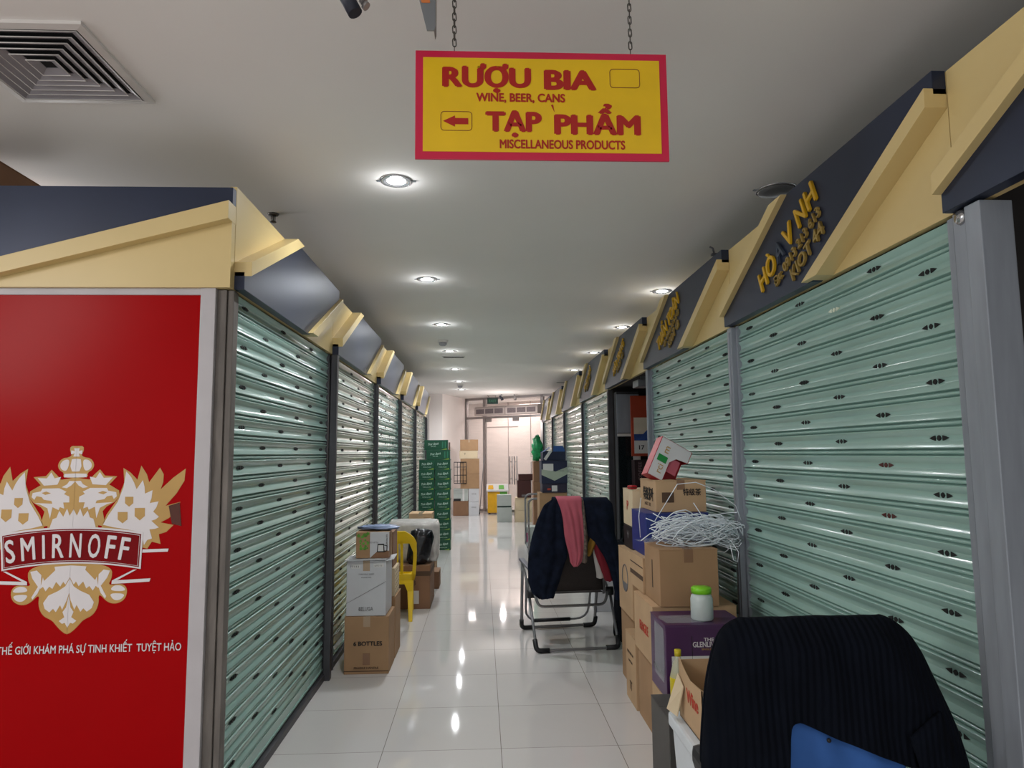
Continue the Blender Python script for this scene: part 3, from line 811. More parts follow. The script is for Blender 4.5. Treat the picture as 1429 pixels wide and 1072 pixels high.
# ------------------------------------------------------------------ ceiling fittings
def downlight(x, y, label, on=True, power=16.0, rad=0.095, col=(0.94, 0.97, 1.0)):
    t = thing('downlight', label, 'ceiling light', (x, y, CEIL), 0, 'round recessed downlights')
    b = MB(); b.lathe([(rad * .62, -0.002), (rad * .70, -0.010), (rad * .95, -0.007), (rad, 0.0)], seg=28); b.build('trim_ring', m_chrome, t)
    b = MB()
    for s_ in (-1, 1): b.box(s_ * (rad + .008) - .009, s_ * (rad + .008) + .009, -.008, .008, -.006, 0)
    b.build('spring_clip', m_bracket, t)
    b = MB()
    if on:
        b.lathe([(0.001, -0.006), (rad * .56, -0.005), (rad * .56, 0.0)], seg=24); b.build('lamp_lens', m_lamp_on, t)
        l = bpy.data.lights.new('downlight_lamp', 'SPOT'); l.shadow_soft_size = .03; l.energy = power * 3.2; l.color = col; l.spot_size = math.radians(165); l.spot_blend = 1.0
        o = bpy.data.objects.new('downlight_lamp', l); COL.objects.link(o); o.parent = t; o.location = (0, 0, -0.014)
        l = bpy.data.lights.new('downlight_glow', 'POINT'); l.energy = 1.1; l.color = col; l.shadow_soft_size = .04
        o = bpy.data.objects.new('downlight_glow', l); COL.objects.link(o); o.parent = t; o.location = (0, 0, -0.07)
    else:
        b.lathe([(rad * .95, -0.001), (rad * .8, -0.012), (rad * .55, -0.018), (0.001, -0.02)], seg=28); b.build('reflector', m_lamp_off, t)
    return t


DL = [3.70, 5.86, 7.95, 10.05, 12.2, 14.3, 16.1]
dn = ['nearest', 'second', 'third', 'fourth', 'fifth', 'sixth', 'last']
for i, y in enumerate(DL): downlight(-0.465, y, dn[i] + ' lit downlight of the left ceiling row, counted from the hanging sign', True, (19, 20, 27, 29, 31, 36, 38)[i], 0.092)
for i, y in enumerate((6.28, 8.12, 10.22, 12.4)): downlight(1.70, y, ordn[i] + ' lit downlight above the right fascias after the dark one', True, 18, 0.095)
downlight(1.715, 3.79, 'large unlit downlight over the fascia whose gold name misses letters', False, rad=0.118)
# square air diffuser
t = thing('air_diffuser', 'square louvred air diffuser in the ceiling above the red panel', 'air vent', (-1.66, 2.59, CEIL))
b = MB(); hs = 0.275
for q in range(4):
    an = q * PI / 2; b.T = Matrix.Rotation(an, 4, 'Z')
    b.hexa([(-hs, -hs, -0.012), (hs, -hs, -0.012), (hs - .03, -hs + .03, -0.016), (-hs + .03, -hs + .03, -0.016), (-hs, -hs, 0), (hs, -hs, 0), (hs - .03, -hs + .03, 0), (-hs + .03, -hs + .03, 0)])
b.build('diffuser_frame', m_trim, t)
b = MB()
for k in range(6):
    o_ = 0.238 - k * 0.037; i_ = o_ - 0.030
    for q in range(4):
        b.T = Matrix.Rotation(q * PI / 2, 4, 'Z')
        b.hexa([(-o_, -o_, -0.016), (o_, -o_, -0.016), (i_, -i_, -0.003), (-i_, -i_, -0.003), (-o_, -o_, -0.013), (o_, -o_, -0.013), (i_, -i_, -0.0005), (-i_, -i_, -0.0005)])
b.build('louvre', m_louvre, t)
b = MB()
for k in range(6):
    o_ = 0.238 - k * 0.037
    b.tube([(-o_, -o_, -.0155), (o_, -o_, -.0155), (o_, o_, -.0155), (-o_, o_, -.0155)], .0022, 6, closed=True)
b.build('louvre_edge', m_trim, t)
b = MB(); b.box(-0.25, 0.25, -0.25, 0.25, -0.0004, 0.0); b.build('duct_opening', m_void, t)
t = thing('sprinkler', 'small dark sprinkler head in the ceiling above the first left fascia', 'sprinkler', (-1.30, 4.25, CEIL))
b = MB(); b.lathe([(0.001, -0.012), (0.03, -0.010), (0.036, 0.0)], seg=18); b.build('escutcheon', m_chain, t)
b = MB(); b.tube([(0, 0, -0.01), (0, 0, -0.045)], 0.007, 8); b.tube([(-.012, 0, -.012), (-.012, 0, -.05)], 0.003, 6); b.tube([(.012, 0, -.012), (.012, 0, -.05)], 0.003, 6); b.lathe([(0.001, -0.056), (0.02, -0.054), (0.02, -0.05)], seg=14); b.build('sprinkler_head', m_chain, t)
for k, (x, y) in enumerate(((-0.51, 9.1), (-0.46, 14.95))):
    t = thing('smoke_detector', ('nearer' if k == 0 else 'farther') + ' grey smoke detector in line with the left downlights', 'smoke detector', (x, y, CEIL), 0, 'smoke detectors')
    b = MB(); b.lathe([(0.07, 0), (0.07, -0.025), (0.06, -0.03)], seg=20); b.build('base', m_trim, t)
    b = MB(); b.lathe([(0.055, -0.03), (0.05, -0.06), (0.03, -0.075), (0.001, -0.075)], seg=20); b.build('sensor_head', m_louvre, t)
for k, (x, y) in enumerate(((-0.43, 10.65), (1.78, 14.6))):
    t = thing('ceiling_vent', ('narrow slot vent between the left downlights' if k == 0 else 'small grille above the far right fascias'), 'air vent', (x, y, CEIL), 0)
    b = MB(); b.box(-0.18, 0.18, -0.06, 0.06, -0.006, 0); b.build('vent_frame', m_trim, t)
    b = MB()
    for q in range(4): b.box(-0.16, 0.16, -0.045 + q * .025, -0.03 + q * .025, -0.008, -0.005)
    b.build('vent_slots', m_void, t)
t = thing('bent_wire', 'short bent dark wire sticking up from the second right fascia', 'wire', (1.43, 4.05, 2.715))
b = MB(); b.tube([(0, 0, 0), (-.01, 0, .045), (-.03, 0, .055)], 0.006, 8); b.build('wire', m_postdark, t)
b = MB(); b.box(-.02, .02, -.015, .015, 0, .012); b.build('wire_foot', m_postdark, t)

# ------------------------------------------------------------------ open kiosk doorway (right)
t = thing('display_cabinet', 'dark cabinet with glass door just inside the open kiosk doorway', 'cabinet', (1.62, 7.62, 0))
b = MB(); b.box(-0.11, 0.14, 0, 0.14, 0, 2.2); b.build('cabinet_body', m_postdark, t)
b = MB(); b.box(-0.11, 0.14, -0.012, 0, 1.74, 2.17); b.build('upper_panel', m_post, t)
b = MB(); b.box(-0.11, 0.14, -0.02, 0, 1.70, 1.73); b.box(0.06, 0.14, -0.02, 0, 0.1, 1.70); b.build('door_frame', m_trim, t)
b = MB(); b.box(-0.10, 0.06, -0.014, -0.004, 0.1, 1.70); b.build('glass_door', m_frost, t)
t = thing('poster_board', 'orange red board with a calendar sheet in the open kiosk doorway', 'poster', (1.76, 7.45, 1.48))
b = MB(); b.box(-0.13, 0.25, 0, 0.02, 0, 0.66); b.build('board', m_poster, t, bevel=0.004)
b = MB(); b.box(-0.10, 0.20, -0.003, 0, 0.03, 0.42); b.build('calendar_sheet', m_pic, t)
b = MB(); b.box(-0.10, 0.20, -0.005, -0.002, 0.17, 0.24); b.prism([(0.0, -0.005, 0.24), (0.2, -0.005, 0.24), (0.2, -.005, 0.36), (0.09, -.005, .33)], (0, .002, 0)); b.build('picture', m_sea, t)
b = MB(); b.box(-0.10, 0.20, -0.0045, -0.002, 0.03, 0.165); b.build('date_strip', m_label, t)
text(t, '17', m_ink, (-0.02, -0.006, 0.095), (1, 0, 0), (0, 0, 1), 0.045, 0.06, bold=0.03)
t = thing('coffee_carton', 'dark maroon upright carton under the orange red board', 'box', (1.80, 7.42, 0))
b = MB(); b.box(-0.15, 0.15, 0, 0.15, 0, 1.44); b.build('carton_body', mat('dark_maroon', '2a1518', 0.5), t, bevel=.004)
text(t, 'COFFEE', mat('dim_print', '8a7478', .6), (-0.09, -0.002, 1.32), (0, 0, 1), (-1, 0, 0), 0.035, 0.2)
t = thing('door_closer', 'small grey metal box on the lintel of the open kiosk doorway', 'box', (1.58, 6.7, 2.16))
b = MB(); b.box(-.06, .06, -.12, .12, 0, .07); b.build('casing', m_bracket, t, bevel=.006)
b = MB(); b.box(-.03, .03, -.1, -.08, .07, .10); b.build('fixing', m_bracket, t)
b = MB(); b.box(1.50, 2.6, 5.98, 7.82, 2.26, 2.30); struct(b.build('trim_3', m_dark_wall))
b = MB(); b.box(1.5, 2.6, 7.78, 7.86, 0, 2.3); struct(b.build('wall_doorway', m_dark_wall))

# ------------------------------------------------------------------ left boxes
def lf(*a, **k): return carton(*a, **k)
GC = 'cartons by the left shutters'
lf('carton', 'brown carton printed 6 BOTTLES standing on the floor', -0.965, -0.655, 5.01, 5.33, 0, 0.39, m_kraft, tape=m_tapec, group=GC, flaps=False,
   texts=[('f', '6 BOTTLES', m_ink, .53, .53, .028, .20, .03), ('f', 'FRAGILE HANDLE', m_inkbrown, .5, .11, .013, .17, .02)],
   patches=[('f', .42, .58, .16, .36, m_tape, 'packing_tape'), ('f', 0, 1, .045, .06, m_inkbrown, 'printed_line')])
# side flap of that carton, folded outwards
lf('carton', 'white wine carton stacked on the 6 BOTTLES carton', -0.955, -0.678, 5.02, 5.32, 0.392, 0.772, m_whitebox, tape=m_tapec, group=GC, rot=-0.01, flaps=False,
   texts=[('f', 'BELUGA', m_inkgrey, .5, .13, .026, .10, .0), ('f', '7 7 1 5 2', m_ink, .2, .90, .012, .06, .02), ('f', 'LOT 2 1 0', m_inkgrey, .8, .91, .009, .05, .0), ('f', 'CHARDONNAY RESERVE', m_inkgrey, .5, .76, .007, .11, .0), ('f', 'IMPORTED WINE', m_inkgrey, .5, .70, .006, .07, .0)],
   patches=[('f', .44, .56, .86, 1, m_tapec, 'clear_tape'), ('f', .12, .34, .86, .94, m_label, 'shipping_label'), ('f', .68, .94, .88, .95, m_label, 'shipping_label')])
wb = [o for o in COL.objects if o.name.startswith('carton') and o.get('label', '').startswith('white wine')][0]
b = MB(); hw, hd = 0.1385, 0.15
b.prism([(-hw, -hd - 0.0016, 0.085), (hw, -hd - 0.0016, 0.235), (hw, -hd - 0.0016, 0.2375), (-hw, -hd - 0.0016, 0.0875)], (0, .001, 0)); b.build('printed_line', m_inkgrey, wb)
b = MB()
b.hexa([(-hw - .01, -hd - .02, .384), (hw, -hd - .012, .386), (hw, .0, .388), (-hw - .01, 0, .386), (-hw - .01, -hd - .02, .388), (hw, -hd - .012, .390), (hw, .0, .392), (-hw - .01, 0, .390)])
b.hexa([(hw, -hd, .38), (hw + .003, -hd, .38), (hw + .003, hd, .38), (hw, hd, .38), (hw + .05, -hd + .01, .388), (hw + .053, -hd + .01, .388), (hw + .04, hd, .388), (hw + .037, hd, .388)])
b.build('top_flaps', m_whitebox, wb)
lf('carton', 'kettle box with green leaf print on the white wine carton', -0.903, -0.668, 5.06, 5.27, 0.785, 0.968, m_kraft, group=GC, rot=0.03,
   patches=[('f', 0.42, 1.0, 0, 1, m_whitebox, 'printed_panel'), ('f', .0, .42, .18, 1, m_kraft, 'printed_panel'), ('r', 0.0, .35, 0, 1, m_kraft3, 'side_panel')],
   texts=[('f', 'COZY KETTLE', m_inkgrey, .52, .60, .010, .07, .0)])
kb = [o for o in COL.objects if o.get('label', '').startswith('kettle box')][0]
b = MB()
b.prism([(-.118 + x, -.1065, z) for x, z in ((.10, .0), (.235, .0), (.235, .05), (.16, .055), (.12, .02))], (0, .0006, 0))
b.build('printed_corner', m_kraft3, kb)
b = MB()
rl = random.Random(3)
for k in range(26):
    cx = -.118 + rl.uniform(.015, .09); cz = rl.uniform(.06, .175); a = rl.uniform(0, 6.28); r1 = rl.uniform(.006, .014)
    b.prism([(cx + math.cos(a + q) * r1 * (1 if q % 3 else .6), -.1072, cz + math.sin(a + q) * r1) for q in (0, 1.2, 2.4, 3.5, 4.8)], (0, .0004, 0))
b.build('leaf_print', m_leaf, kb)
b = MB(); x0 = .055
b.prism([(x0 + x, -.1072, .04 + z) for x, z in ((-.025, 0), (.03, 0), (.026, .06), (-.02, .06))], (0, .0004, 0))
b.tube([(x0 + .028, -.107, .09), (x0 + .048, -.107, .085), (x0 + .046, -.107, .05), (x0 + .03, -.107, .045)], .003, 5)
b.build('kettle_picture', m_ink, kb)
b = MB(); b.prism([(x0 + x, -.1078, .048 + z) for x, z in ((-.018, 0), (.022, 0), (.02, .042), (-.015, .042))], (0, .0004, 0)); b.build('kettle_glass', m_label, kb)
text(kb, 'ELECTRIC KETTLE', m_ink, (.1, -.1072, .12), (0, 0, -1), (1, 0, 0), .010, .09)
def crumple(name, label, cat, m, c, rx, ry, rz, amp, seed, nu=18, nv=12, group=None):
    rn = random.Random(seed); b = MB(); rows = []
    for i in range(nv + 1):
        th = PI * i / nv; row = []
        for j in range(nu):
            ph = 2 * PI * j / nu; k = 1 + rn.uniform(-amp, amp)
            row.append((rx * k * math.sin(th) * math.cos(ph), ry * k * math.sin(th) * math.sin(ph), max(0.0, rz * (1 - math.cos(th) * k))))
        rows.append(row)
    b.grid(rows, 0, True, True)
    o = b.build(name, m, None, loc=c); tag(o, label, cat, group); return o
crumple('plastic_bag', 'crumpled pale blue plastic bag lying on the kettle box', 'bag', m_bluebag, (-0.755, 5.19, 0.969), 0.14, 0.085, 0.020, 0.22, 5)
lf('carton', 'open brown carton on the floor behind the 6 BOTTLES carton', -0.965, -0.655, 5.37, 5.70, 0, 0.45, m_kraft, group=GC)
lf('partition_carton', 'pale carton with rows of round holes behind the white wine carton', -0.955, -0.662, 5.38, 5.66, 0.452, 0.66, m_cream, group=GC, flaps=False)
pc = [o for o in COL.objects if o.get('label', '').startswith('pale carton with rows')][0]
b = MB()
for q in range(5):
    for r2 in range(3): b.lathe([(0.008, 0.0), (0.001, 0.0008)], (0, 0, 0), 10)
b.bm.free(); b = MB()
for q in range(4):
    for r2 in range(6):
        yy = -.11 + q * .07; zz = .02 + r2 * .032
        b.prism([(.1466, yy + .006 * math.cos(a * PI / 4), zz + .006 * math.sin(a * PI / 4)) for a in range(8)], (.0007, 0, 0))
b.build('punched_holes', m_inkbrown, pc)
lf('carton', 'tall brown carton topmost behind the kettle box', -0.95, -0.68, 5.40, 5.66, 0.662, 0.93, m_kraft3, group=GC)
lf('carton', 'big brown carton with dark tape band beside the yellow chair', -1.02, -0.515, 7.02, 7.62, 0, 0.42, m_kraft3, group=GC,
   patches=[('f', 0, 1, .76, .87, m_inkbrown, 'tape_band'), ('r', 0.05, .95, .76, .87, m_inkbrown, 'tape_band'), ('f', .62, .78, .12, .42, m_label, 'shipping_label')],
   texts=[('f', '2/3', m_inkbrown, .62, .60, .045, .10, 0.0)])
lf('carton', 'small brown carton on the floor beyond the big taped carton', -0.80, -0.49, 8.03, 8.34, 0, 0.19, m_kraft3, group=GC)
lf('carton', 'lower brown carton behind the wrapped package', -0.98, -0.56, 8.40, 8.80, 0, 0.36, m_kraft, group=GC)
lf('carton', 'middle brown carton behind the wrapped package', -0.97, -0.57, 8.40, 8.78, 0.362, 0.715, m_kraft3, group=GC)
lf('carton', 'flat pale carton peeking over the wrapped package', -0.87, -0.60, 8.38, 8.76, 0.717, 0.815, m_kraft2, group=GC, tape=m_tapec, patches=[('f', .65, .93, .1, .55, m_kraft, 'printed_panel')])
# wrapped package
b = MB(); rn = random.Random(11); rows = []
for i in range(9):
    z = 0.40 * i / 8; rr = []
    for j in range(36):
        a = 2 * PI * j / 36; c, s_ = math.cos(a), math.sin(a)
        e = 0.28; ux = math.copysign(abs(c) ** e, c); uy = math.copysign(abs(s_) ** e, s_)
        sh = (1.0 if 0 < i < 8 else 0.93) * (1 + rn.uniform(-.012, .012))
        rr.append((ux * 0.265 * sh, uy * 0.20 * sh, z + rn.uniform(-.006, .006) * (0 < i)))
    rows.append(rr)
V = b.grid(rows, 0, True, True); b.bm.faces.new(V[-1]); b.bm.faces.new(V[0][::-1])
o = b.build('wrapped_package', m_wrap, None, loc=(-0.715, 7.42, 0.425)); o.rotation_euler = (0, 0, 0.02)
tag(o, 'bulky package in clear bubble wrap on the big taped carton', 'package')
# black bin bag
b = MB(); rn = random.Random(4); rows = []
prof = [(.0, .0), (.075, .0), (.105, .03), (.115, .10), (.115, .18), (.118, .26), (.105, .325), (.05, .342), (.0, .345)]
for r_q, z in prof:
    rr = []
    for j in range(30):
        a = 2 * PI * j / 30
        k = 1 + .07 * math.sin(3 * a + z * 9) + .05 * math.sin(7 * a - z * 20) + rn.uniform(-.03, .03)
        slant = 1 + (.25 * z / .34) * math.cos(a)
        rr.append((r_q * k * math.cos(a) * slant + z * .06, r_q * .62 * k * math.sin(a), z + rn.uniform(-.008, .008) * (z > 0.01)))
    rows.append(rr)
b.grid(rows, 0, True, True)
o = b.build('bin_bag', m_bag, None, loc=(-0.655, 7.12, 0.422)); tag(o, 'shiny black bin bag standing on the big carton behind the yellow chair', 'bag')

# yellow chair seen from behind
def yellow_chair(loc, rz):
    t = thing('plastic_chair', 'yellow plastic stacking chair behind the white wine carton', 'chair', loc, rz)
    yb = 0.0
    def back_w(z): # half width of the back by height
        q = (z - .36) / .46
        return .190 + .02 * math.sin(min(1, q) * PI * .9)
    b = MB()
    # outline arch and slots as a thick plate built from strips
    def strip(pl, pr, y0=-.012, y1=.012):
        for i in range(len(pl) - 1):
            (a, z0), (a2, z1) = pl[i], pl[i + 1]; (c, _), (c2, _) = pr[i], pr[i + 1]
            q0 = lean(z0); q1 = lean(z1)
            b.hexa([(a, q0 + y0, z0), (c, q0 + y0, z0), (c, q0 + y1, z0), (a, q0 + y1, z0), (a2, q1 + y0, z1), (c2, q1 + y0, z1), (c2, q1 + y1, z1), (a2, q1 + y1, z1)])
    def lean(z): return -0.10 * max(0, z - .36) / .46
    zs = [.36 + .46 * k / 16 for k in range(17)]
    def outer(z):
        q = max(0, (z - .70) / .12)
        return back_w(z) * math.sqrt(max(.02, 1 - (q * .86) ** 2)) if q > 0 else back_w(z)
    for s_ in (-1, 1):
        zz = [z for z in zs if z <= .711]
        strip([(s_ * (outer(z) - (.032 + .035 * max(0, (z - .62) / .09))), z) for z in zz], [(s_ * outer(z), z) for z in zz])
        zz2 = [z for z in zs if .40 < z <= .735]
        strip([(s_ * .060, z) for z in zz2], [(s_ * .085, z) for z in zz2])
        strip([(s_ * .024, z) for z in zz2], [(s_ * .042, z) for z in zz2])
    strip([(-.009, z) for z in zs if .40 < z <= .74], [(.009, z) for z in zs if .40 < z <= .74])
    zz = [z for z in zs if z >= .70]
    strip([(-outer(z), z) for z in zz], [(outer(z), z) for z in zz])
    zz = [z for z in zs if z <= .42]
    strip([(-outer(z), z) for z in zz], [(outer(z), z) for z in zz])
    b.build('backrest', m_chair_y, t, bevel=.003)
    b = MB(); rows = []
    for k in range(9):
        q = k / 8; y = .0 + q * .39; z = .375 - .02 * math.sin(q * PI) + (-.02 if q == 1 else 0)
        w2 = .172 - .015 * q
        rows.append([(w2 * (j / 5 - 1), y, z - .012 * (1 - (j / 5 - 1) ** 2)) for j in range(11)])
    b.grid(rows)
    b.build('seat', m_chair_y, t, solid=.012)
    b = MB()
    b.hexa([(-.175, -.01, .325), (.175, -.01, .325), (.175, .01, .325), (-.175, .01, .325), (-.178, -.01, .38), (.178, -.01, .38), (.178, .01, .38), (-.178, .01, .38)])
    b.hexa([(-.155, .38, .335), (.155, .38, .335), (.155, .4, .335), (-.155, .4, .335), (-.155, .38, .375), (.155, .38, .375), (.155, .4, .375), (-.155, .4, .375)])
    for s_ in (-1, 1): b.hexa([(s_ * .160, 0, .335), (s_ * .175, 0, .335), (s_ * .160, .39, .335), (s_ * .145, .39, .335), (s_ * .160, 0, .38), (s_ * .175, 0, .38), (s_ * .160, .39, .378), (s_ * .145, .39, .378)])
    b.build('seat_apron', m_chair_y, t, bevel=.003)
    for sx, sy in ((-1, 0), (1, 0), (-1, 1), (1, 1)):
        b = MB(); fx = sx * (.155 if sy == 0 else .15); fy = -.05 if sy == 0 else .42
        tx = sx * (.15 if sy == 0 else .14); ty = .01 if sy == 0 else .385
        P = [(fx - .017, fy - .017, 0), (fx + .017, fy - .017, 0), (fx + .017, fy + .017, 0), (fx - .017, fy + .017, 0)]
        Mi = [(tx - .026, ty - .022, .26), (tx + .026, ty - .022, .26), (tx + .026, ty + .022, .26), (tx - .026, ty + .022, .26)]
        To = [(tx - .05 + (-sx * .012), ty - .022, .345), (tx + .05 - sx * .026, ty - .022, .345), (tx + .05 - sx * .026, ty + .022, .345), (tx - .05 - sx * .012, ty + .022, .345)]
        b.hexa(P + Mi); b.hexa(Mi + To)
        b.build('leg', m_chair_y, t, bevel=.003)
    return t
yellow_chair((-0.815, 6.56, 0), 0.06)

# green beer cartons
def beer(label, x, y, z, long=False, proto={}):
    key = long
    if key in proto: return dup(proto[key], (x, y, z), label)
    t = thing('beer_carton', label, 'beer carton', (x, y, z), 0, 'stacked green beer cartons')
    W, D, H = (.25, .38, .158) if not long else (.38, .25, .158)
    b = MB(); b.box(-W / 2, W / 2, -D / 2, D / 2, 0, H); b.build('carton_body', m_beer, t, bevel=.004)
    y_ = -D / 2 - .0014
    cx = -.045 if long else 0
    text(t, 'Trúc Bạch', m_beerprint, (cx, y_, H * .60), (1, 0, .08), (0, 0, 1), .034, .17, bold=.01, shear=.45)
    text(t, 'THÙNG 24 LON' if not long else 'HÀ NỘI', m_beerprint, (cx, y_, H * (.26 if not long else .34)), (1, 0, 0), (0, 0, 1), .013, .13 if not long else .08)
    b = MB(); b.prism([(W / 2 - .11, y_ + .0004, .002), (W / 2 - .02, y_ + .0004, .002), (W / 2 - .02, y_ + .0004, .026), (W / 2 - .05, y_ + .0004, .014)], (0, .0008, 0)); b.build('lime_swoosh', m_lime, t)
    if long:
        b = MB()
        for q in range(2): b.box(.095 + q * .045, .115 + q * .045, y_ + .0003, y_ + .001, .03, .13)
        b.build('side_print', m_exit2, t)
    b = MB(); b.box(W / 2, W / 2 + .001, -D / 2 + .03, D / 2 - .03, .01, H - .01); b.build('white_edge', m_label, t)
    proto[key] = t
    return t
nth = ['bottom', 'second', 'third', 'fourth', 'fifth', 'sixth', 'seventh', 'eighth', 'topmost']
for c, (nm, x) in enumerate((('left', -0.882), ('right', -0.625))):
    for k in range(9):
        lb = 'green beer carton, %s of the nine in the %s column' % (nth[k] if k in (0, 8) else nth[k] + ' from the floor', nm)
        beer(lb, x + random.uniform(-.006, .006), 11.39 + random.uniform(-.006, .006), k * .1592)
beer('sideways green beer carton, lower of the two laid across the columns', -0.70, 11.34, 9 * .1592, True)
beer('sideways green beer carton crowning the whole stack', -0.735, 11.34, 10 * .1592, True)

# cartons by the white pier at the far left of the entrance
GF = 'cartons by the white pier'
carton('carton', 'reddish brown carton on the floor before the white pier', -0.71, -0.33, 17.30, 17.65, 0, .36, m_kraft3, group=GF)
carton('carton', 'white printed carton on the floor beside the glazing', -0.325, -0.07, 17.30, 17.6, 0, .34, m_whitebox, group=GF, texts=[('f', 'WINE', m_inkgrey, .5, .6, .03, .12, 0)])
carton('carton', 'grey and white carton on the reddish brown carton', -0.70, -0.34, 17.30, 17.62, .362, .66, m_greybox, group=GF, patches=[('f', .0, .5, .0, .2, m_ink, 'printed_panel'), ('f', .62, .75, .0, 1, m_label, 'printed_panel')])
carton('carton', 'second white printed carton stacked beside the glazing', -0.325, -0.07, 17.30, 17.6, .342, .66, m_whitebox, group=GF, texts=[('f', 'WINE', m_inkgrey, .5, .6, .03, .12, 0)])
carton('carton', 'large brown carton just above the two white printed ones', -0.53, -0.06, 17.30, 17.65, .662, 1.03, m_kraft, group=GF)
carton('carton', 'large brown carton third from the top beside the pier', -0.53, -0.06, 17.30, 17.65, 1.032, 1.40, m_kraft, group=GF)
carton('carton', 'cream carton second from the top beside the pier', -0.55, -0.10, 17.30, 17.62, 1.402, 1.60, m_cream, group=GF, texts=[('f', 'T', m_ink, .3, .6, .05, .04, 0)])
carton('carton', 'dented brown carton crowning the pile beside the pier', -0.54, -0.09, 17.30, 17.62, 1.602, 1.88, m_kraft, group=GF, rot=.03, tape=m_tapec)
t = thing('wire_rack', 'black wire rack leaning on the brown cartons by the pier', 'rack', (-0.53, 17.20, 0.80), 0)
b = MB()
for z in (0, .06, .2, .4): b.tube([(-.15, -.02, z), (.15, -.02, z)], .008, 6)
for x in (-.15, -.07, 0, .07, .15): b.tube([(x, -.02, 0), (x, -.02, .52)], .008, 6)
b.tube([(-.15, -.02, .52), (.15, -.02, .52)], .01, 6); b.build('wire_grid', m_rubber, t)
b = MB(); b.tube([(-.15, -.02, 0), (-.15, .09, 0), (.15, .09, 0), (.15, -.02, 0)], .008, 6); b.tube([(-.15, -.02, .52), (-.15, .09, .52), (.15, .09, .52), (.15, -.02, .52)], .008, 6); b.build('wire_rim', m_rubber, t)
t = thing('broom_stick', 'thin dark stick leaning on the glazing post beside the cartons', 'stick', (-0.06, 17.75, 0))
b = MB(); b.tube([(0.0, 0, 0.0), (0.13, .62, 1.45)], .010, 8); b.build('stick', m_bracket, t)
b = MB(); b.tube([(0.0, 0, 0.0), (0.002, .012, 0.03)], .014, 8); b.build('stick_tip', m_rubber, t)
t = thing('wall_box', 'small brown box on the white pier above the beer cartons', 'box', (-0.86, 17.55, 1.58), gang)
t.rotation_euler = (0, 0, math.atan2(1.65, .55))
b = MB(); b.box(-.06, .06, -.05, 0, 0, .24); b.build('casing', m_maroon, t, bevel=.008)
b = MB(); b.box(-.03, .03, -.055, -.05, .05, .12); b.build('panel', m_kraft3, t)

# recycling bin
t = thing('recycling_bin', 'yellow and green two-part recycling bin with white lid by the glass doors', 'bin', (0.40, 17.85, 0))
b = MB(); b.box(-.25, .06, -.17, .17, 0.03, .56); b.build('yellow_body', m_bin_y, t, bevel=.01)
b = MB(); b.box(.062, .25, -.17, .17, 0.03, .56); b.build('green_body', m_bin_g, t, bevel=.01)
b = MB(); b.prism([(-.28, -.2, .56), (-.28, -.2, .60), (-.28, -.02, .74), (-.28, .2, .74), (-.28, .2, .56)], (.56, 0, 0)); b.build('lid', m_bin_w, t, bevel=.01)
sl = Vector((0, .18, .14)).normalized()
for xx, mm in ((-.17, m_bin_y), (.10, m_bin_g)):
    b = MB(); b.prism([(xx - .07, -.175, .625), (xx + .07, -.175, .625), (xx + .06, -.06, .715), (xx - .06, -.06, .715)], (0, -.004, .006)); b.build('flap', mm, t)
b = MB()
for sx in (-.2, .2): b.lathe([(.001, 0), (.02, 0), (.02, .03), (.001, .03)], (sx, -.1, 0), 10); b.lathe([(.001, 0), (.02, 0), (.02, .03), (.001, .03)], (sx, .1, 0), 10)
b.build('caster', m_rubber, t)

# ------------------------------------------------------------------ far right stacks
GR = 'boxes along the far right shutters'
carton('carton', 'lower pale grey carton on the floor in mid aisle', 0.345, 0.67, 15.55, 15.85, 0, .325, m_greybox, group=GR, flaps=False)
carton('carton', 'upper pale grey carton with green stripe in mid aisle', 0.345, 0.66, 15.55, 15.85, .327, .60, m_greybox, group=GR, patches=[('f', 0, 1, .0, .12, m_exit, 'green_stripe')])
carton('carton', 'cream carton on the floor right of the pale grey pair', 0.74, 1.12, 15.50, 15.85, 0, .26, m_cream, group=GR)
carton('carton', 'cream carton with one dark mark, under the maroon boxes', 0.75, 1.12, 15.50, 15.85, .262, .54, m_cream, group=GR, texts=[('f', 'Y', m_ink, .75, .7, .04, .03, .02)])
carton('carton', 'square maroon carton on the cream cartons', 0.80, 1.10, 15.48, 15.8, .542, .92, m_maroon, group=GR, patches=[('f', .3, .6, .05, .18, m_inkgrey, 'label')])
carton('carton', 'flat maroon carton on the square maroon carton', 0.83, 1.16, 15.5, 15.85, .922, 1.06, m_maroon, group=GR)
carton('carton', 'lower brown carton of the column behind the navy box', 1.05, 1.36, 14.1, 14.45, 0, .45, m_kraft3, group=GR)
carton('carton', 'second brown carton of the column behind the navy box', 1.05, 1.36, 14.1, 14.45, .452, .95, m_kraft3, group=GR)
carton('carton', 'top brown carton of the column behind the navy box', 1.06, 1.36, 14.1, 14.45, .952, 1.36, m_kraft3, group=GR)
crumple('plastic_bag', 'bright green plastic bag perched on the far brown carton column', 'bag', m_greenbag, (1.14, 14.2, 1.362), .10, .09, .24, .34, 8, 22, 16)
carton('carton', 'brown carton on the floor under the navy box stack', 0.80, 1.18, 9.5, 9.9, 0, .46, m_kraft, group=GR)
carton('carton', 'large brown carton second from the floor in the navy box stack', 0.79, 1.17, 9.5, 9.9, .462, .98, m_kraft, group=GR)
carton('carton', 'slim dark purple carton between brown carton and navy box', 0.83, 1.17, 9.49, 9.85, .982, 1.105, mat('slim_purple', '2a2338', .5), group=GR, patches=[('f', .38, .6, .15, .8, m_label, 'label'), ('f', .2, .34, .3, .5, m_inkred, 'printed_mark')])
t = carton('whisky_carton', 'navy carton with pale sage chevron near the far right shutters', 0.82, 1.175, 9.48, 9.83, 1.107, 1.42, m_navybox, group=GR, flaps=True, patches=[('f', .06, .46, .55, .86, m_label, 'white_label')])
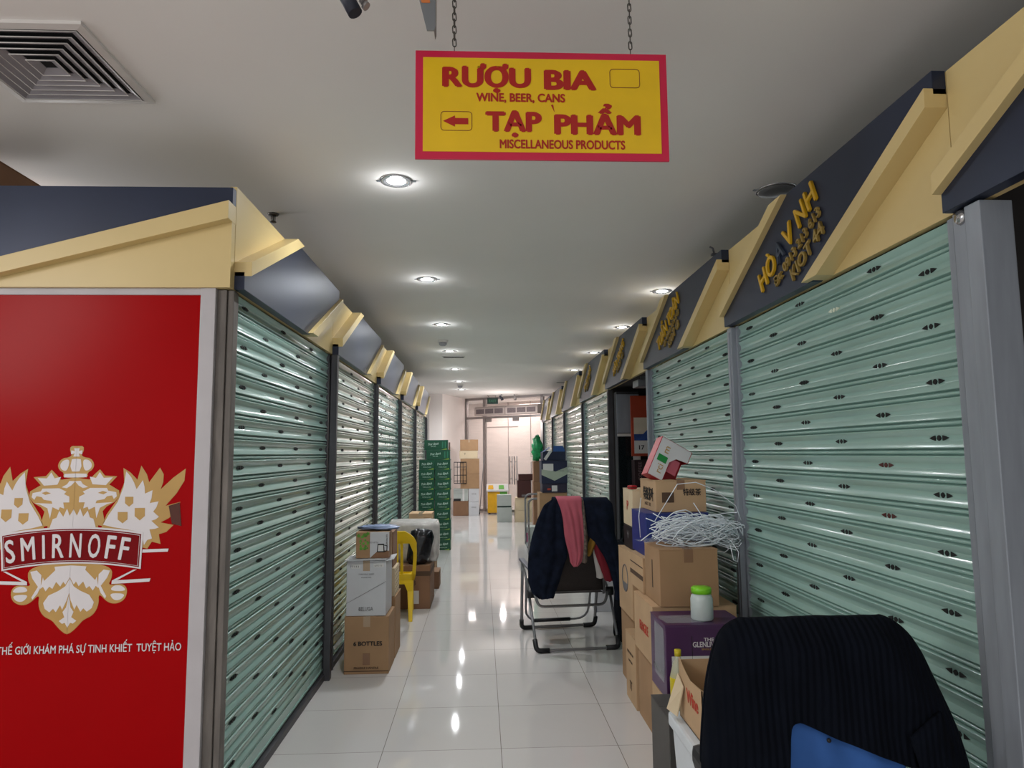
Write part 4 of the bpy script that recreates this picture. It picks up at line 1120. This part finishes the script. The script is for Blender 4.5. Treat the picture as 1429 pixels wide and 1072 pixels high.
b = MB(); b.prism([(x * .355, -.1765, z * .313) for x, z in ((-.5, .38), (0, .12), (.5, .40), (.5, .72), (.05, .52), (-.5, .62))], (0, .0007, 0)); b.build('chevron_print', m_sage, t)
text(t, 'Chivas', m_inkgrey, (.09, -.178, .175), (1, 0, 0), (0, 0, 1), .022, .09)
t = thing('open_box', 'open bright blue box with raised flaps on the navy carton', 'box', (1.00, 9.64, 1.423), .05)
b = MB(); b.box(-.16, .15, -.13, .13, 0, .006); b.box(-.16, -.154, -.13, .13, 0, .11); b.box(.144, .15, -.13, .13, 0, .13); b.box(-.16, .15, -.13, -.124, 0, .12); b.box(-.16, .15, .124, .13, 0, .13); b.build('carton_body', m_navybox, t)
b = MB(); b.hexa([(-.02, -.13, .12), (.15, -.13, .12), (.15, -.126, .12), (-.02, -.126, .12), (.0, -.05, .20), (.13, -.05, .20), (.13, -.046, .20), (.0, -.046, .20)]); b.hexa([(-.16, -.12, .11), (-.16, .12, .11), (-.155, .12, .11), (-.155, -.12, .11), (-.05, -.1, .18), (-.05, .1, .18), (-.045, .1, .18), (-.045, -.1, .18)]); b.build('flap', m_bluebox, t)
b = MB(); b.prism([(-.155, -.135, .02), (-.12, -.135, .0), (-.03, -.135, .13), (-.07, -.135, .14)], (0, .003, 0)); b.build('white_label', m_label, t)
carton('carton', 'pale carton on the floor just beyond the trolley', 0.73, 1.10, 11.6, 11.95, 0, .30, m_greybox, group=GR, patches=[('f', 0.0, .12, .2, .7, mat('magenta_print', 'a02060', .6), 'printed_mark')])
t = thing('trolley', 'grey tube trolley with two upright handles behind the reclining chair', 'trolley', (0.95, 10.6, 0))
def utube(y, x0, x1, z0, z1, r=.016):
    P = [(x0, y, z0), (x0, y, z1 - .08)]
    for q in range(5):
        a = PI - q * PI / 8; P.append((x0 + .08 + .08 * math.cos(a), y, z1 - .08 + .08 * math.sin(a)))
    for q in range(5):
        a = PI / 2 - q * PI / 8; P.append((x1 - .08 + .08 * math.cos(a), y, z1 - .08 + .08 * math.sin(a)))
    P += [(x1, y, z0)]
    return P
for y, dx, zt_ in ((.75, -.07, .86), (-.45, -.10, .86)):
    b = MB(); b.tube(utube(y, -.17 + dx, .30, .06, zt_), .016, 8); b.build('handle', m_tube, t)
b = MB(); b.box(-.24, .30, -.46, .28, .07, .09); b.box(-.24, .30, .66, .78, .07, .09); b.box(-.24, -.20, .2, .7, .07, .09); b.build('platform', m_bracket, t, bevel=.004)
for sx in (-.21, .27):
    for sy in (-.42, .72):
        b = MB(); b.tube([(sx - .012, sy, .035), (sx + .012, sy, .035)], .035, 12); b.build('caster', m_rubber, t)

# ------------------------------------------------------------------ right pile of cartons
GP = 'cartons piled along the right shutters'
carton('carton', 'brown carton at the far foot of the right pile', 0.97, 1.36, 4.50, 4.90, 0, .462, m_kraft, group=GP)
carton('carton', 'low brown carton with printed arrows at the foot of the right pile', 0.91, 1.32, 4.20, 4.48, 0, .405, m_kraft2, group=GP, tape=m_tape,
       texts=[('l', 'HANDLE WITH CARE', m_inkbrown, .5, .72, .014, .17, .0), ('l', 'MADE IN', m_inkbrown, .5, .60, .014, .10, .0), ('l', 'T T', m_inkbrown, .5, .25, .05, .06, .02)])
carton('carton', 'brown carton with a round printed logo in the right pile', 0.95, 1.34, 4.42, 4.85, .464, .88, m_kraft2, group=GP)
t = [o for o in COL.objects if 'round printed logo' in o.get('label', '')][0]
b = MB(); b.tube([(-.1965, .0 + .085 * math.cos(a * PI / 12), .23 + .085 * math.sin(a * PI / 12)) for a in range(24)], .004, 5, closed=True)
b.prism([(-.1972, .07 * math.cos(a), .20 + .06 * math.sin(a)) for a in [PI + q * PI / 8 for q in range(9)]], (.001, 0, 0)); b.build('round_logo', m_inkgrey, t)
carton('carton', 'lower brown carton behind the purple whisky carton', 0.92, 1.34, 3.74, 4.17, 0, .385, m_kraft, group=GP)
carton('carton', 'red marked brown carton between the lower carton and the big brown one', 0.905, 1.36, 3.73, 4.18, .387, .70, m_kraft2, group=GP, texts=[('l', 'FRAGILE', m_inkred, .55, .5, .05, .2, .02)])
carton('carton', 'flat brown carton with printed band under the blue carton', 0.935, 1.32, 4.06, 4.40, .702, .905, m_kraft2, group=GP, patches=[('l', 0, 1, .35, .48, m_inkbrown, 'printed_band'), ('l', 0, 1, .7, .73, m_inkbrown, 'printed_band')])
carton('carton', 'big brown carton carrying the strapping tangle', 0.945, 1.262, 3.71, 4.045, .702, 1.002, m_kraft, group=GP, tape=m_tape, patches=[('l', .5, .55, .25, .75, m_inkbrown, 'hand_slot')])
carton('carton', 'royal blue carton under the carton with Chinese characters', 0.965, 1.34, 4.075, 4.46, .907, 1.162, m_blueboxd, group=GP)
carton('carton', 'brown carton with black Chinese characters under the red and white gift box', 1.04, 1.345, 4.12, 4.52, 1.164, 1.352, m_kraft2, group=GP, tape=m_tape,
       texts=[('l', '特级茶叶', m_ink, .55, .52, .06, .26, .02), ('f', '特级茶', m_ink, .72, .62, .03, .11, .02), ('l', 'NET 12', m_inkbrown, .5, .2, .02, .15, 0)], patches=[('f', .12, .36, .3, .62, m_inkbrown, 'printed_panel')])
carton('carton', 'black bottle carton on the round logo carton', 0.985, 1.20, 4.53, 4.82, .882, 1.03, m_blackbox, group=GP, texts=[('l', 'V', m_inkgrey, .5, .6, .05, .05, .02), ('f', 'V', m_inkred, .4, .3, .04, .04, .02)])
carton('carton', 'pale pink carton on the black bottle carton', 0.99, 1.22, 4.54, 4.84, 1.032, 1.275, m_cream, group=GP, texts=[('l', 'P', m_inkred, .5, .55, .06, .05, .02)])
carton('brown_carton', 'brown carton standing on the floor under the purple whisky carton', 0.885, 1.27, 3.375, 3.70, 0, .333, m_kraft2, group=GP, tape=m_tape, texts=[('l', 'THIS SIDE UP', m_inkbrown, .5, .75, .02, .2, 0), ('f', 'T', m_inkbrown, .12, .62, .08, .03, .03)])
t = carton('whisky_carton', 'purple whisky carton with white lettering and clear tape', 0.885, 1.285, 3.40, 3.695, .335, .685, m_purple, group=GP, flaps=True,
           texts=[('f', 'THE', m_whiteprint, .53, .80, .016, .05, .02), ('f', 'GLENLIVET', m_whiteprint, .50, .735, .024, .135, .02), ('f', 'SINGLE MALT', m_goldprint, .55, .67, .008, .09, 0), ('l', 'GLENLIVET', m_inkgrey, .5, .3, .03, .2, 0)],
           patches=[('f', .07, .80, .22, .58, m_label, 'white_label'), ('f', .32, .326, .2, .85, m_ink, 'carton_seam')])
b = MB()
rows = [[(-.19 + .05 * i + random.uniform(-.01, .01), -.12 + .05 * j, .3515 + random.uniform(0, .004)) for i in range(5)] for j in range(4)]
b.grid(rows); rows = [[(-.2035 - random.uniform(0, .004), -.13 + .045 * j, .33 - .085 * i) for j in range(5)] for i in range(4)]
b.grid(rows); b.build('clear_tape', m_film, t)
# jar
t = thing('plastic_jar', 'frosted jar with lime green lid on the purple whisky carton', 'jar', (1.10, 3.50, .687))
b = MB(); b.lathe([(.001, 0), (.050, 0), (.055, .006), (.055, .10), (.050, .118), (.044, .124), (.044, .132), (.001, .132)], seg=28); b.build('jar_body', m_jar, t)
b = MB(); b.lathe([(.049, .128), (.050, .152), (.046, .158), (.001, .159)], seg=28); b.build('lid', m_lid, t)
# gift box, tilted
t = thing('gift_box', 'tilted white and red chocolate box topmost on the right pile', 'box', (1.06, 4.26, 1.354), 0)
Mg = Matrix.Translation((0, 0, .150)) @ Matrix.Rotation(math.radians(26), 4, 'Z') @ Matrix.Scale(1.18, 4) @ Matrix.Rotation(math.radians(-60), 4, 'Y') @ Matrix.Rotation(math.radians(-16), 4, 'X')
# in its own frame: x = length, z = width, -y = printed face
b = MB(); b.T = Mg
b.prism([(-.11, -.03, -.005), (.11, -.03, -.005), (.11, -.03, -.185), (.045, -.03, -.185), (.035, -.03, -.12), (0.0, -.03, -.09), (-.11, -.03, -.09)], (0, .004, 0)); b.build('printed_face', m_merci_white, t)
b = MB(); b.T = Mg
b.box(-.111, -.107, -.03, .04, -.09, -.005); b.box(-.11, .11, -.03, .04, -.005, -.001); b.box(.107, .111, -.03, .04, -.185, -.005); b.box(.045, .11, -.028, .04, -.189, -.185); b.box(-.11, .11, .038, .042, -.185, -.002); b.box(-.11, -.0, -.028, .04, -.094, -.09)
b.build('red_sides', m_merci_red, t)
b = MB(); b.T = Mg; b.box(-.05, .03, -.022, -.018, -.15, -.09); b.build('inner_flap', m_pink, t)
ux = Mg.to_3x3() @ Vector((1, 0, 0)); uz = Mg.to_3x3() @ Vector((0, 0, 1))
def mg(x, z): return Mg @ Vector((x, -.0318, z))
text(t, 'm', m_goldprint, mg(.055, -.05), ux, uz, .042, .045)
text(t, 'rci', m_goldprint, mg(-.055, -.05), ux, uz, .042, .055)
b = MB(); b.T = Mg; b.box(-.018, .018, -.0316, -.03, -.075, -.02); b.build('green_square', m_printgreen, t)
t = thing('red_packet', 'small red packet wedged at the left edge of the pile top', 'packet', (1.01, 4.62, 1.277), .3)
b = MB(); b.box(-.025, .02, -.03, .03, 0, .025); b.build('packet', m_merci_red, t, bevel=.008)
b = MB(); b.box(-.0255, .0205, -.0305, .0305, .009, .014); b.build('packet_band', m_maroon, t)

# strapping tangle
b = MB(); rn = random.Random(21)
C0 = Vector((1.17, 3.90, 1.045))
for k in range(105):
    a = rn.uniform(-.5, .5) + (PI if rn.random() < .5 else 0)
    ln = rn.uniform(.12, .27)
    c = C0 + Vector((rn.uniform(-.10, .12), rn.uniform(-.12, .06), rn.uniform(-.02, .09)))
    d = Vector((math.cos(a), math.sin(a) * .4, rn.uniform(-.15, .30)))
    cu = rn.uniform(-.12, .16); P = []
    for q in range(9):
        s_ = q / 8 - .5
        p = c + d * ln * s_ * 1.7 + Vector((0, 0, cu * (.25 - s_ * s_) * 2)) + Vector((0, rn.uniform(-.004, .004), rn.uniform(-.004, .004)))
        p.z = max(p.z, 1.006); P.append(p - C0)
        if p.x > XR - .03: P[-1].x = XR - .03 - C0.x
    b.tube(P, .0027, 4)
for k in range(16):       # loops at the right end
    c = Vector((rn.uniform(.13, .2), rn.uniform(-.1, .05), rn.uniform(-.03, .08))); rx = rn.uniform(.06, .10); rz = rn.uniform(.02, .05); ti = rn.uniform(-.6, .2)
    P = []
    for q in range(14):
        an = 2 * PI * q / 14; x = rx * math.cos(an); z = rz * math.sin(an)
        P.append(c + Vector((x * math.cos(ti) - z * math.sin(ti), .05 * math.sin(an * 2), x * math.sin(ti) + z * math.cos(ti))))
    b.tube(P, .0022, 4, closed=True)
b.tube([(-.22, -.10, .10), (-.1, -.14, .30), (.0, -.15, .31), (.10, -.15, .27), (.22, -.14, .18), (.25, -.13, .10)], .0022, 4)
b.tube([(-.02, -.16, .20), (.03, -.16, .12), (.08, -.16, .02)], .0025, 4)
b.tube([(-.28, -.0, .0), (-.29, -.02, .12), (-.27, 0, .22)], .002, 4)
b.tube([(.17, -.17, .0), (.20, -.21, -.06), (.19, -.215, -.11), (.17, -.21, -.10), (.165, -.18, -.02)], .002, 4)
o = b.build('strapping', m_strap, None, loc=tuple(C0)); tag(o, 'tangle of used clear plastic strapping on the big brown carton', 'strapping')
b = MB(); rn = random.Random(5)
rows = [[(-.2 + .062 * i + rn.uniform(-.012, .012), -.10 + .05 * j + rn.uniform(-.01, .01), .012 + abs(rn.gauss(0, .028)) * (1 if i > 2 else .4)) for i in range(10)] for j in range(5)]
b.grid(rows)
o = b.build('plastic_film', m_film, None, loc=(1.09, 3.90, 1.003)); tag(o, 'crumpled clear plastic film under the strapping tangle', 'plastic film')

# front low boxes
carton('storage_box', 'dark grey upright box beside the white foam box', 0.792, 0.98, 3.03, 3.34, 0, .385, m_darkgrey, flaps=True, texts=[('f', 'BOX', m_inkgrey, .3, .45, .02, .05, 0)])
t = thing('foam_box', 'white foam box with lid on the floor under the open carton', 'box', (0.955, 2.77, 0))
b = MB(); b.hexa([(-.14, -.2, 0), (.14, -.2, 0), (.14, .2, 0), (-.14, .2, 0), (-.158, -.225, .375), (.158, -.225, .375), (.158, .225, .375), (-.158, .225, .375)]); b.build('box_body', m_styro, t, bevel=.01)
b = MB(); b.box(-.172, .172, -.24, .24, .375, .43); b.build('lid', m_styro, t, bevel=.012)
text(t, 'Y', m_inkgrey, (-.153, -.05, .25), (0, -1, 0), (0, 0, 1), .08, .06)
t = thing('open_carton', 'open pale carton with red print on the white foam box', 'box', (0.955, 2.80, .432))
b = MB(); W, D, H = .27, .30, .205; q = .004
b.box(-W / 2, W / 2, -D / 2, D / 2, 0, q)
b.box(-W / 2, W / 2, -D / 2, -D / 2 + q, 0, H - .01); b.box(-W / 2, W / 2, D / 2 - q, D / 2, 0, H + .02)
b.prism([(-W / 2, -D / 2, 0), (-W / 2, D / 2, 0), (-W / 2, D / 2, H + .03), (-W / 2, D / 4, H + .0), (-W / 2, 0, H - .02), (-W / 2, -D / 2, H - .01)], (q, 0, 0)); b.box(W / 2 - q, W / 2, -D / 2, D / 2, 0, H)
b.build('carton_body', m_kraft2, t)
b = MB(); b.prism([(-W / 2 - .004, D / 2 - .01, .17), (-W / 2 - .004, D / 2 - .085, .14), (-W / 2 - .030, D / 2 - .07, .02), (-W / 2 - .055, D / 2 - .01, .03)], (-.004, 0, .002)); b.build('flap', m_cream, t)
text(t, 'Wine', m_inkred, (-W / 2 - .0012, -.03, .12), (0, -1, 0), (0, 0, 1), .05, .15, bold=.03)
b = MB(); b.prism([(.02 + .028 * math.cos(a * PI / 8), -D / 2 - .0012, .14 + .028 * math.sin(a * PI / 8)) for a in range(16)], (0, .001, 0)); b.build('round_sticker', m_label, t)
t = thing('bottle', 'clear bottle of yellow liquid behind the open carton flap', 'bottle', (0.865, 3.12, .387))
b = MB(); b.lathe([(.001, 0), (.034, 0), (.036, .01), (.036, .15), (.024, .20), (.013, .225), (.013, .25), (.001, .25)], seg=20); b.build('bottle_body', m_bottleclear, t)
b = MB(); b.lathe([(.0368, .05), (.0372, .055), (.0372, .14), (.0368, .145)], seg=20); b.build('bottle_label', m_bottle, t)
b = MB(); b.lathe([(.015, .235), (.015, .262), (.001, .262)], seg=14); b.build('cap', m_bottle, t)

# ------------------------------------------------------------------ reclining chair with clothes
RC = thing('reclining_chair', 'grey tubular folding recliner with clothes hung over its back', 'chair', (0.70, 5.81, 0), math.radians(5.9))
hw = .325
def bend(pts, r=.05, n=4):
    out = [Vector(pts[0])]
    for i in range(1, len(pts) - 1):
        p = Vector(pts[i]); a = (Vector(pts[i - 1]) - p); c = (Vector(pts[i + 1]) - p)
        ra = min(r, a.length * .45, c.length * .45)
        A = p + a.normalized() * ra; Cc = p + c.normalized() * ra
        for k in range(n + 1):
            u = k / n; out.append(A * (1 - u) ** 2 + p * 2 * u * (1 - u) + Cc * u ** 2)
    out.append(Vector(pts[-1])); return out
b = MB(); b.tube(bend([(-.335, -.10, .40), (-hw, -.36, .016), (hw, -.36, .016), (.335, -.10, .40)], .03), .011, 10); b.build('rear_leg_frame', m_tube, RC)
b = MB(); b.tube(bend([(-.335, .22, .60), (-hw, .36, .018), (hw, .36, .018), (.335, .22, .60)], .03), .013, 10); b.build('front_leg_frame', m_tube, RC)
b = MB(); b.tube(bend([(-.29, .30, .42), (-.28, .42, .06), (.28, .42, .06), (.29, .30, .42)], .12), .010, 10); b.build('foot_frame', m_tube, RC)
b = MB(); b.tube([(-.21, .42, .06), (.12, .42, .06)], .016, 10); b.build('foam_grip', m_rubber, RC)
b = MB(); b.tube(bend([(-.30, -.16, .40), (-.27, -.18, .305), (.27, -.18, .305), (.30, -.16, .40)], .08), .011, 10); b.build('cross_bar', m_tube, RC)
b = MB(); b.tube(bend([(-.295, -.06, .37), (-.24, -.37, 1.13), (.24, -.37, 1.13), (.295, -.06, .37)], .07), .012, 10); b.build('back_frame', m_tube, RC)
b = MB(); b.grid([[(x * (.285 - .05 * k / 8) / .285, -.08 - .285 * k / 8 + .02 * math.sin(k / 8 * PI), .40 + .72 * k / 8) for x in [-.285 + .57 * j / 8 for j in range(9)]] for k in range(9)]); b.build('backrest', m_mesh, RC, solid=.006)
b = MB(); b.grid([[(x, -.08 + .42 * k / 6, .385 + .05 * k / 6 - .02 * math.sin(k / 6 * PI)) for x in [-.28 + .56 * j / 6 for j in range(7)]] for k in range(7)]); b.build('seat', m_mesh, RC, solid=.006)
for s_ in (-1, 1):
    b = MB(); b.hexa([(s_ * .33 - .022, -.22, .585), (s_ * .33 + .022, -.22, .585), (s_ * .33 + .022, .30, .60), (s_ * .33 - .022, .30, .60), (s_ * .33 - .022, -.22, .605), (s_ * .33 + .022, -.22, .605), (s_ * .33 + .022, .30, .622), (s_ * .33 - .022, .30, .622)]); b.build('armrest', m_seatgrey, RC, bevel=.008)
    b = MB(); b.tube([(s_ * .33, -.05, .42), (s_ * .33, .27, .60)], .010, 8); b.build('arm_strut', m_tube, RC)
    b = MB(); b.tube([(s_ * .30, -.13, .40), (s_ * .352, -.13, .40)], .035, 12); b.build('hinge', m_rubber, RC)
    for y in (-.36, .36):
        b = MB(); b.tube(bend([(s_ * (hw - .10), y, .018), (s_ * hw, y, .018), (s_ * (hw + .004), y + (.05 if y < 0 else -.03), .09)], .035), .019, 10); b.build('foot_cap', m_rubber, RC)

# clothes: rows in the photo's crop scale turned into metres in the chair-back plane
def cloth(name, label, cat, rows, m, yoff, pleats, amp, thick=.012, seed=0, over=0.10, Y0=5.44, group=None, n=22):
    """rows: (height z, left X, right X) from the top down; the top folds over the chair back"""
    rn = random.Random(seed); G_ = []
    ph = rn.uniform(0, 6); ph2 = rn.uniform(0, 6)
    # densify rows
    R = []
    for i in range(len(rows) - 1):
        for k in range(4):
            u = k / 4; R.append(tuple(rows[i][q] * (1 - u) + rows[i + 1][q] * u for q in range(3)))
    R.append(rows[-1])
    zt = R[0][0]
    def lean(z): return .10 * max(0, (1.15 - z)) * .55
    if over:
        for k in range(4, 0, -1):
            z = zt - over * (k / 4) ** 1.5; G_.append([(R[0][1] + (R[0][2] - R[0][1]) * j / n, Y0 + .055 + .022 * k / 4 + lean(zt) - yoff * .2, z) for j in range(n + 1)])
        G_.append([(R[0][1] + (R[0][2] - R[0][1]) * j / n, Y0 + .02 + lean(zt), zt + .012) for j in range(n + 1)])
    for i, (z, a, c) in enumerate(R):
        row = []; q = min(1, i / 6)
        for j in range(n + 1):
            t_ = j / n
            f = math.sin(pleats * 2 * PI * t_ + ph + 1.2 * math.sin(z * 6)) * .6 + math.sin(pleats * 3.7 * t_ + ph2 + z * 7) * .4
            y = Y0 - yoff - amp * q * f - .035 * q * math.sin(PI * t_) + lean(z)
            row.append((a + (c - a) * t_, y, z + .006 * f * q))
        G_.append(row)
    b = MB(); b.grid(G_)
    cx = sum(r[1] + r[2] for r in rows) / 2 / len(rows); zc = rows[-1][0]
    b2 = b.build(name, m, None, solid=thick, sub=1, loc=(0, 0, 0))
    me = b2.data; off = Vector((cx, Y0, zc))
    for v in me.vertices: v.co -= off
    b2.location = off
    tag(b2, label, cat, group)
    return b2
KX, KZ = .1493 * 5.42 / 960, .1493 * 5.42 / 960
def cr(rows): # crop (y, x0, x1) -> (z, X0, X1)
    return [(1.52 - (680 + y * .1493 - 633.5) * 5.42 / 960, (720 + a * .1493 - 672) * 5.42 / 960, (720 + c * .1493 - 672) * 5.42 / 960) for y, a, c in rows]
cloth('jacket', 'dark navy patterned jacket over the left side of the recliner back', 'jacket', cr([(112, 330, 420), (170, 250, 425), (300, 190, 440), (450, 140, 440), (620, 105, 462), (740, 98, 420), (850, 100, 388), (960, 130, 345), (1010, 195, 325)]), m_navy, .045, 2.5, .018, .022, 1)
cloth('trousers', 'dark navy trousers hanging over the right side of the recliner back', 'trousers', cr([(118, 600, 850), (160, 612, 888), (330, 640, 905), (430, 655, 905), (520, 738, 930), (620, 790, 950), (740, 850, 968), (850, 885, 982), (960, 900, 988), (1040, 905, 990)]), m_navy, .04, 2.0, .014, .02, 2)
cloth('scarf', 'pink scarf draped over the middle of the recliner back', 'scarf', cr([(98, 360, 595), (200, 400, 592), (300, 420, 602), (430, 430, 612), (520, 448, 612), (600, 470, 612), (680, 482, 585), (716, 505, 548)]), m_pink, .085, 3.0, .012, .010, 3)
cloth('patterned_cloth', 'narrow grey patterned cloth right of the pink scarf', 'cloth', cr([(115, 590, 612), (300, 598, 630), (480, 605, 645), (600, 600, 640), (690, 585, 635)]), m_greybead, .07, 1.0, .004, .010, 4, n=8)
cloth('ochre_cloth', 'ochre cloth tail showing between scarf and trousers', 'cloth', cr([(430, 700, 738), (520, 662, 735), (600, 640, 700), (632, 650, 682)]), m_ochre, .02, 1.0, .006, .010, 5, over=0, n=8)
cloth('red_garment', 'dark red garment hanging under the trousers', 'garment', cr([(480, 700, 745), (600, 722, 800), (700, 745, 842), (780, 762, 872), (870, 825, 886)]), m_redcloth, .015, 2.0, .008, .012, 6, over=0, n=12)
cloth('white_cloth', 'white cloth edge beside the dark red garment', 'cloth', cr([(550, 702, 722), (700, 722, 765), (800, 738, 812), (842, 738, 812)]), m_whitecloth, .003, 1.0, .004, .010, 7, over=0, n=8)
carton('carton', 'pale blue edged carton on the floor behind the recliner', 1.09, 1.36, 6.75, 7.05, 0, .30, m_whitebox, patches=[('f', 0, .04, 0, 1, m_bluebox, 'blue_edge')])
t = thing('fabric_bag', 'black fabric bag on the floor between recliner and brown pile', 'bag', (1.20, 5.75, 0), .1)
b = MB(); b.hexa([(-.10, -.16, 0), (.12, -.16, 0), (.12, .16, 0), (-.10, .16, 0), (-.07, -.10, .78), (.10, -.10, .78), (.10, .12, .80), (-.07, .12, .80)]); b.build('bag_body', m_coat, t, bevel=.03)
b = MB(); b.tube(bend([(-.04, -.02, .77), (-.03, -.02, .93), (.06, -.02, .93), (.07, -.02, .77)], .04), .008, 8); b.build('bag_handle', m_rubber, t)

# ------------------------------------------------------------------ near office chair with coat
OC = thing('office_chair', 'black office chair under the dark navy coat in the right foreground', 'chair', (0.96, 2.06, 0), 0.0)
b = MB(); b.lathe([(.001, .0), (.03, .0), (.03, .36), (.001, .36)], (0, .22, .06), 16); b.build('gas_column', m_rubber, OC)
b = MB()
for k in range(5):
    a = PI / 2 + k * 2 * PI / 5; b.tube([(0, .22, .09), (.26 * math.cos(a), .22 + .26 * math.sin(a), .065)], [.028, .018], 8)
b.build('star_base', m_rubber, OC)
for k in range(5):
    a = PI / 2 + k * 2 * PI / 5; b = MB(); cx, cy = .26 * math.cos(a), .22 + .26 * math.sin(a)
    b.tube([(cx - .02, cy, .028), (cx + .02, cy, .028)], .028, 12); b.build('caster', m_rubber, OC)
b = MB(); b.box(-.23, .23, .02, .46, .42, .50); b.build('seat', m_rubber, OC, bevel=.03)
b = MB(); b.hexa([(-.20, .0, .52), (.20, .0, .52), (.20, .05, .52), (-.20, .05, .52), (-.19, -.03, .99), (.19, -.03, .99), (.19, .02, .99), (-.19, .02, .99)]); b.build('backrest', m_rubber, OC, bevel=.02)
b = MB(); b.tube([(0, .2, .44), (0, -.02, .46), (0, -.02, .62)], .02, 8); b.build('back_support', m_rubber, OC)

# coat: closed sack over the chair back
Yc = 2.05
prof_c = [(1.036, .765, 1.165), (1.028, .735, 1.195), (1.01, .705, 1.225), (.985, .688, 1.25), (.93, .668, 1.285), (.86, .650, 1.315), (.79, .640, 1.345), (.72, .632, 1.372), (.64, .625, 1.395), (.55, .622, 1.405)]
def wid(z):
    for i in range(len(prof_c) - 1):
        z0, a0, c0 = prof_c[i]; z1, a1, c1 = prof_c[i + 1]
        if z <= z0 and z >= z1:
            u = (z0 - z) / (z0 - z1); return a0 + (a1 - a0) * u, c0 + (c1 - c0) * u
    return prof_c[-1][1:] if z < .55 else prof_c[0][1:]
def hem(t_):   # hem height across the front
    P = [(0, .42), (.22, .42), (.265, .60), (.285, .765), (.33, .775), (.45, .735), (.58, .695), (.70, .655), (.80, .625), (.86, .45), (1, .42)]
    for i in range(len(P) - 1):
        if t_ <= P[i + 1][0]:
            u = (t_ - P[i][0]) / (P[i + 1][0] - P[i][0]); return P[i][1] + (P[i + 1][1] - P[i][1]) * u
    return .42
rn = random.Random(9); n = 60; nr = 26; rows = []
for i in range(-8, nr + 1):
    row = []
    for j in range(n + 1):
        t_ = j / n; h = hem(t_)
        if i >= 0:
            s_ = (i / nr) ** 1.35; z = 1.036 - (1.036 - h) * s_
        else:
            z = 1.036 - .42 * (-i / 8) ** 1.6
        a, c = wid(z); x = a + (c - a) * t_
        ex = math.sqrt(max(0, 1 - (2 * t_ - 1) ** 4))
        rnd_ = math.sqrt(min(1, (1.04 - z) / .07))
        f = math.sin(t_ * 40 + 2 * math.sin(z * 5)) * .003 + math.sin(t_ * 17 + z * 11) * .006 + math.sin(z * 23 + t_ * 6) * .003
        if i >= 0: y = Yc - (.10 + .05 * (1.036 - z)) * ex * rnd_ + f * ex * rnd_
        else: y = Yc + .09 * ex * rnd_ + f * ex
        row.append((x - .96, y - 2.06, z - .42))
    rows.append(row)
CO = thing('coat', 'dark navy ribbed coat draped over the office chair in the right foreground', 'coat', (0.96, 2.06, .42))
b = MB(); b.grid(rows); b.build('coat_body', m_coat, CO, solid=.012, sub=1)
b = MB(); b.lathe([(.001, -.006), (.011, -.005), (.013, 0), (.011, .004)], (1.262 - .96, 1.86 - 2.06, .645 - .42), 16, axis='Y'); b.build('button', m_button, CO, loc=(0, 0, 0))
b = MB(); b.grid([[(1.165 - .96 + .10 * u + .05 * q, 1.925 - 2.06 - .012 + .02 * u, .74 - .42 - .17 * q + .06 * u) for u in (0, .33, .66, 1)] for q in (0, .33, .66, 1)]); b.build('lapel', m_coat, CO, solid=.010)
# blue shirt under the coat
b = MB(); rows = []
for i in range(14):
    z = .85 - .37 * i / 13; row = []
    for j in range(19):
        t_ = j / 18; x = .79 + .40 * t_
        row.append((x - .96, 1.985 - 2.06 - .015 * math.sin(PI * t_) + .006 * math.sin(t_ * 19 + z * 14) + .004 * math.sin(z * 40 + t_ * 5), z - .48))
    rows.append(row)
SH = thing('shirt', 'blue shirt showing under the coat hem on the office chair', 'shirt', (0.96, 2.06, .48))
b.grid(rows); b.build('shirt_body', m_shirt, SH, solid=.006, sub=1)
b = MB()
for zz in (.72, .64, .56): b.lathe([(.001, -.004), (.006, -.003), (.006, .001)], (.0, 1.960 - 2.06, zz - .48), 10, axis='Y')
b.build('buttons', m_ink, SH)

bpy.data.objects.remove(_to); bpy.data.curves.remove(_tc)
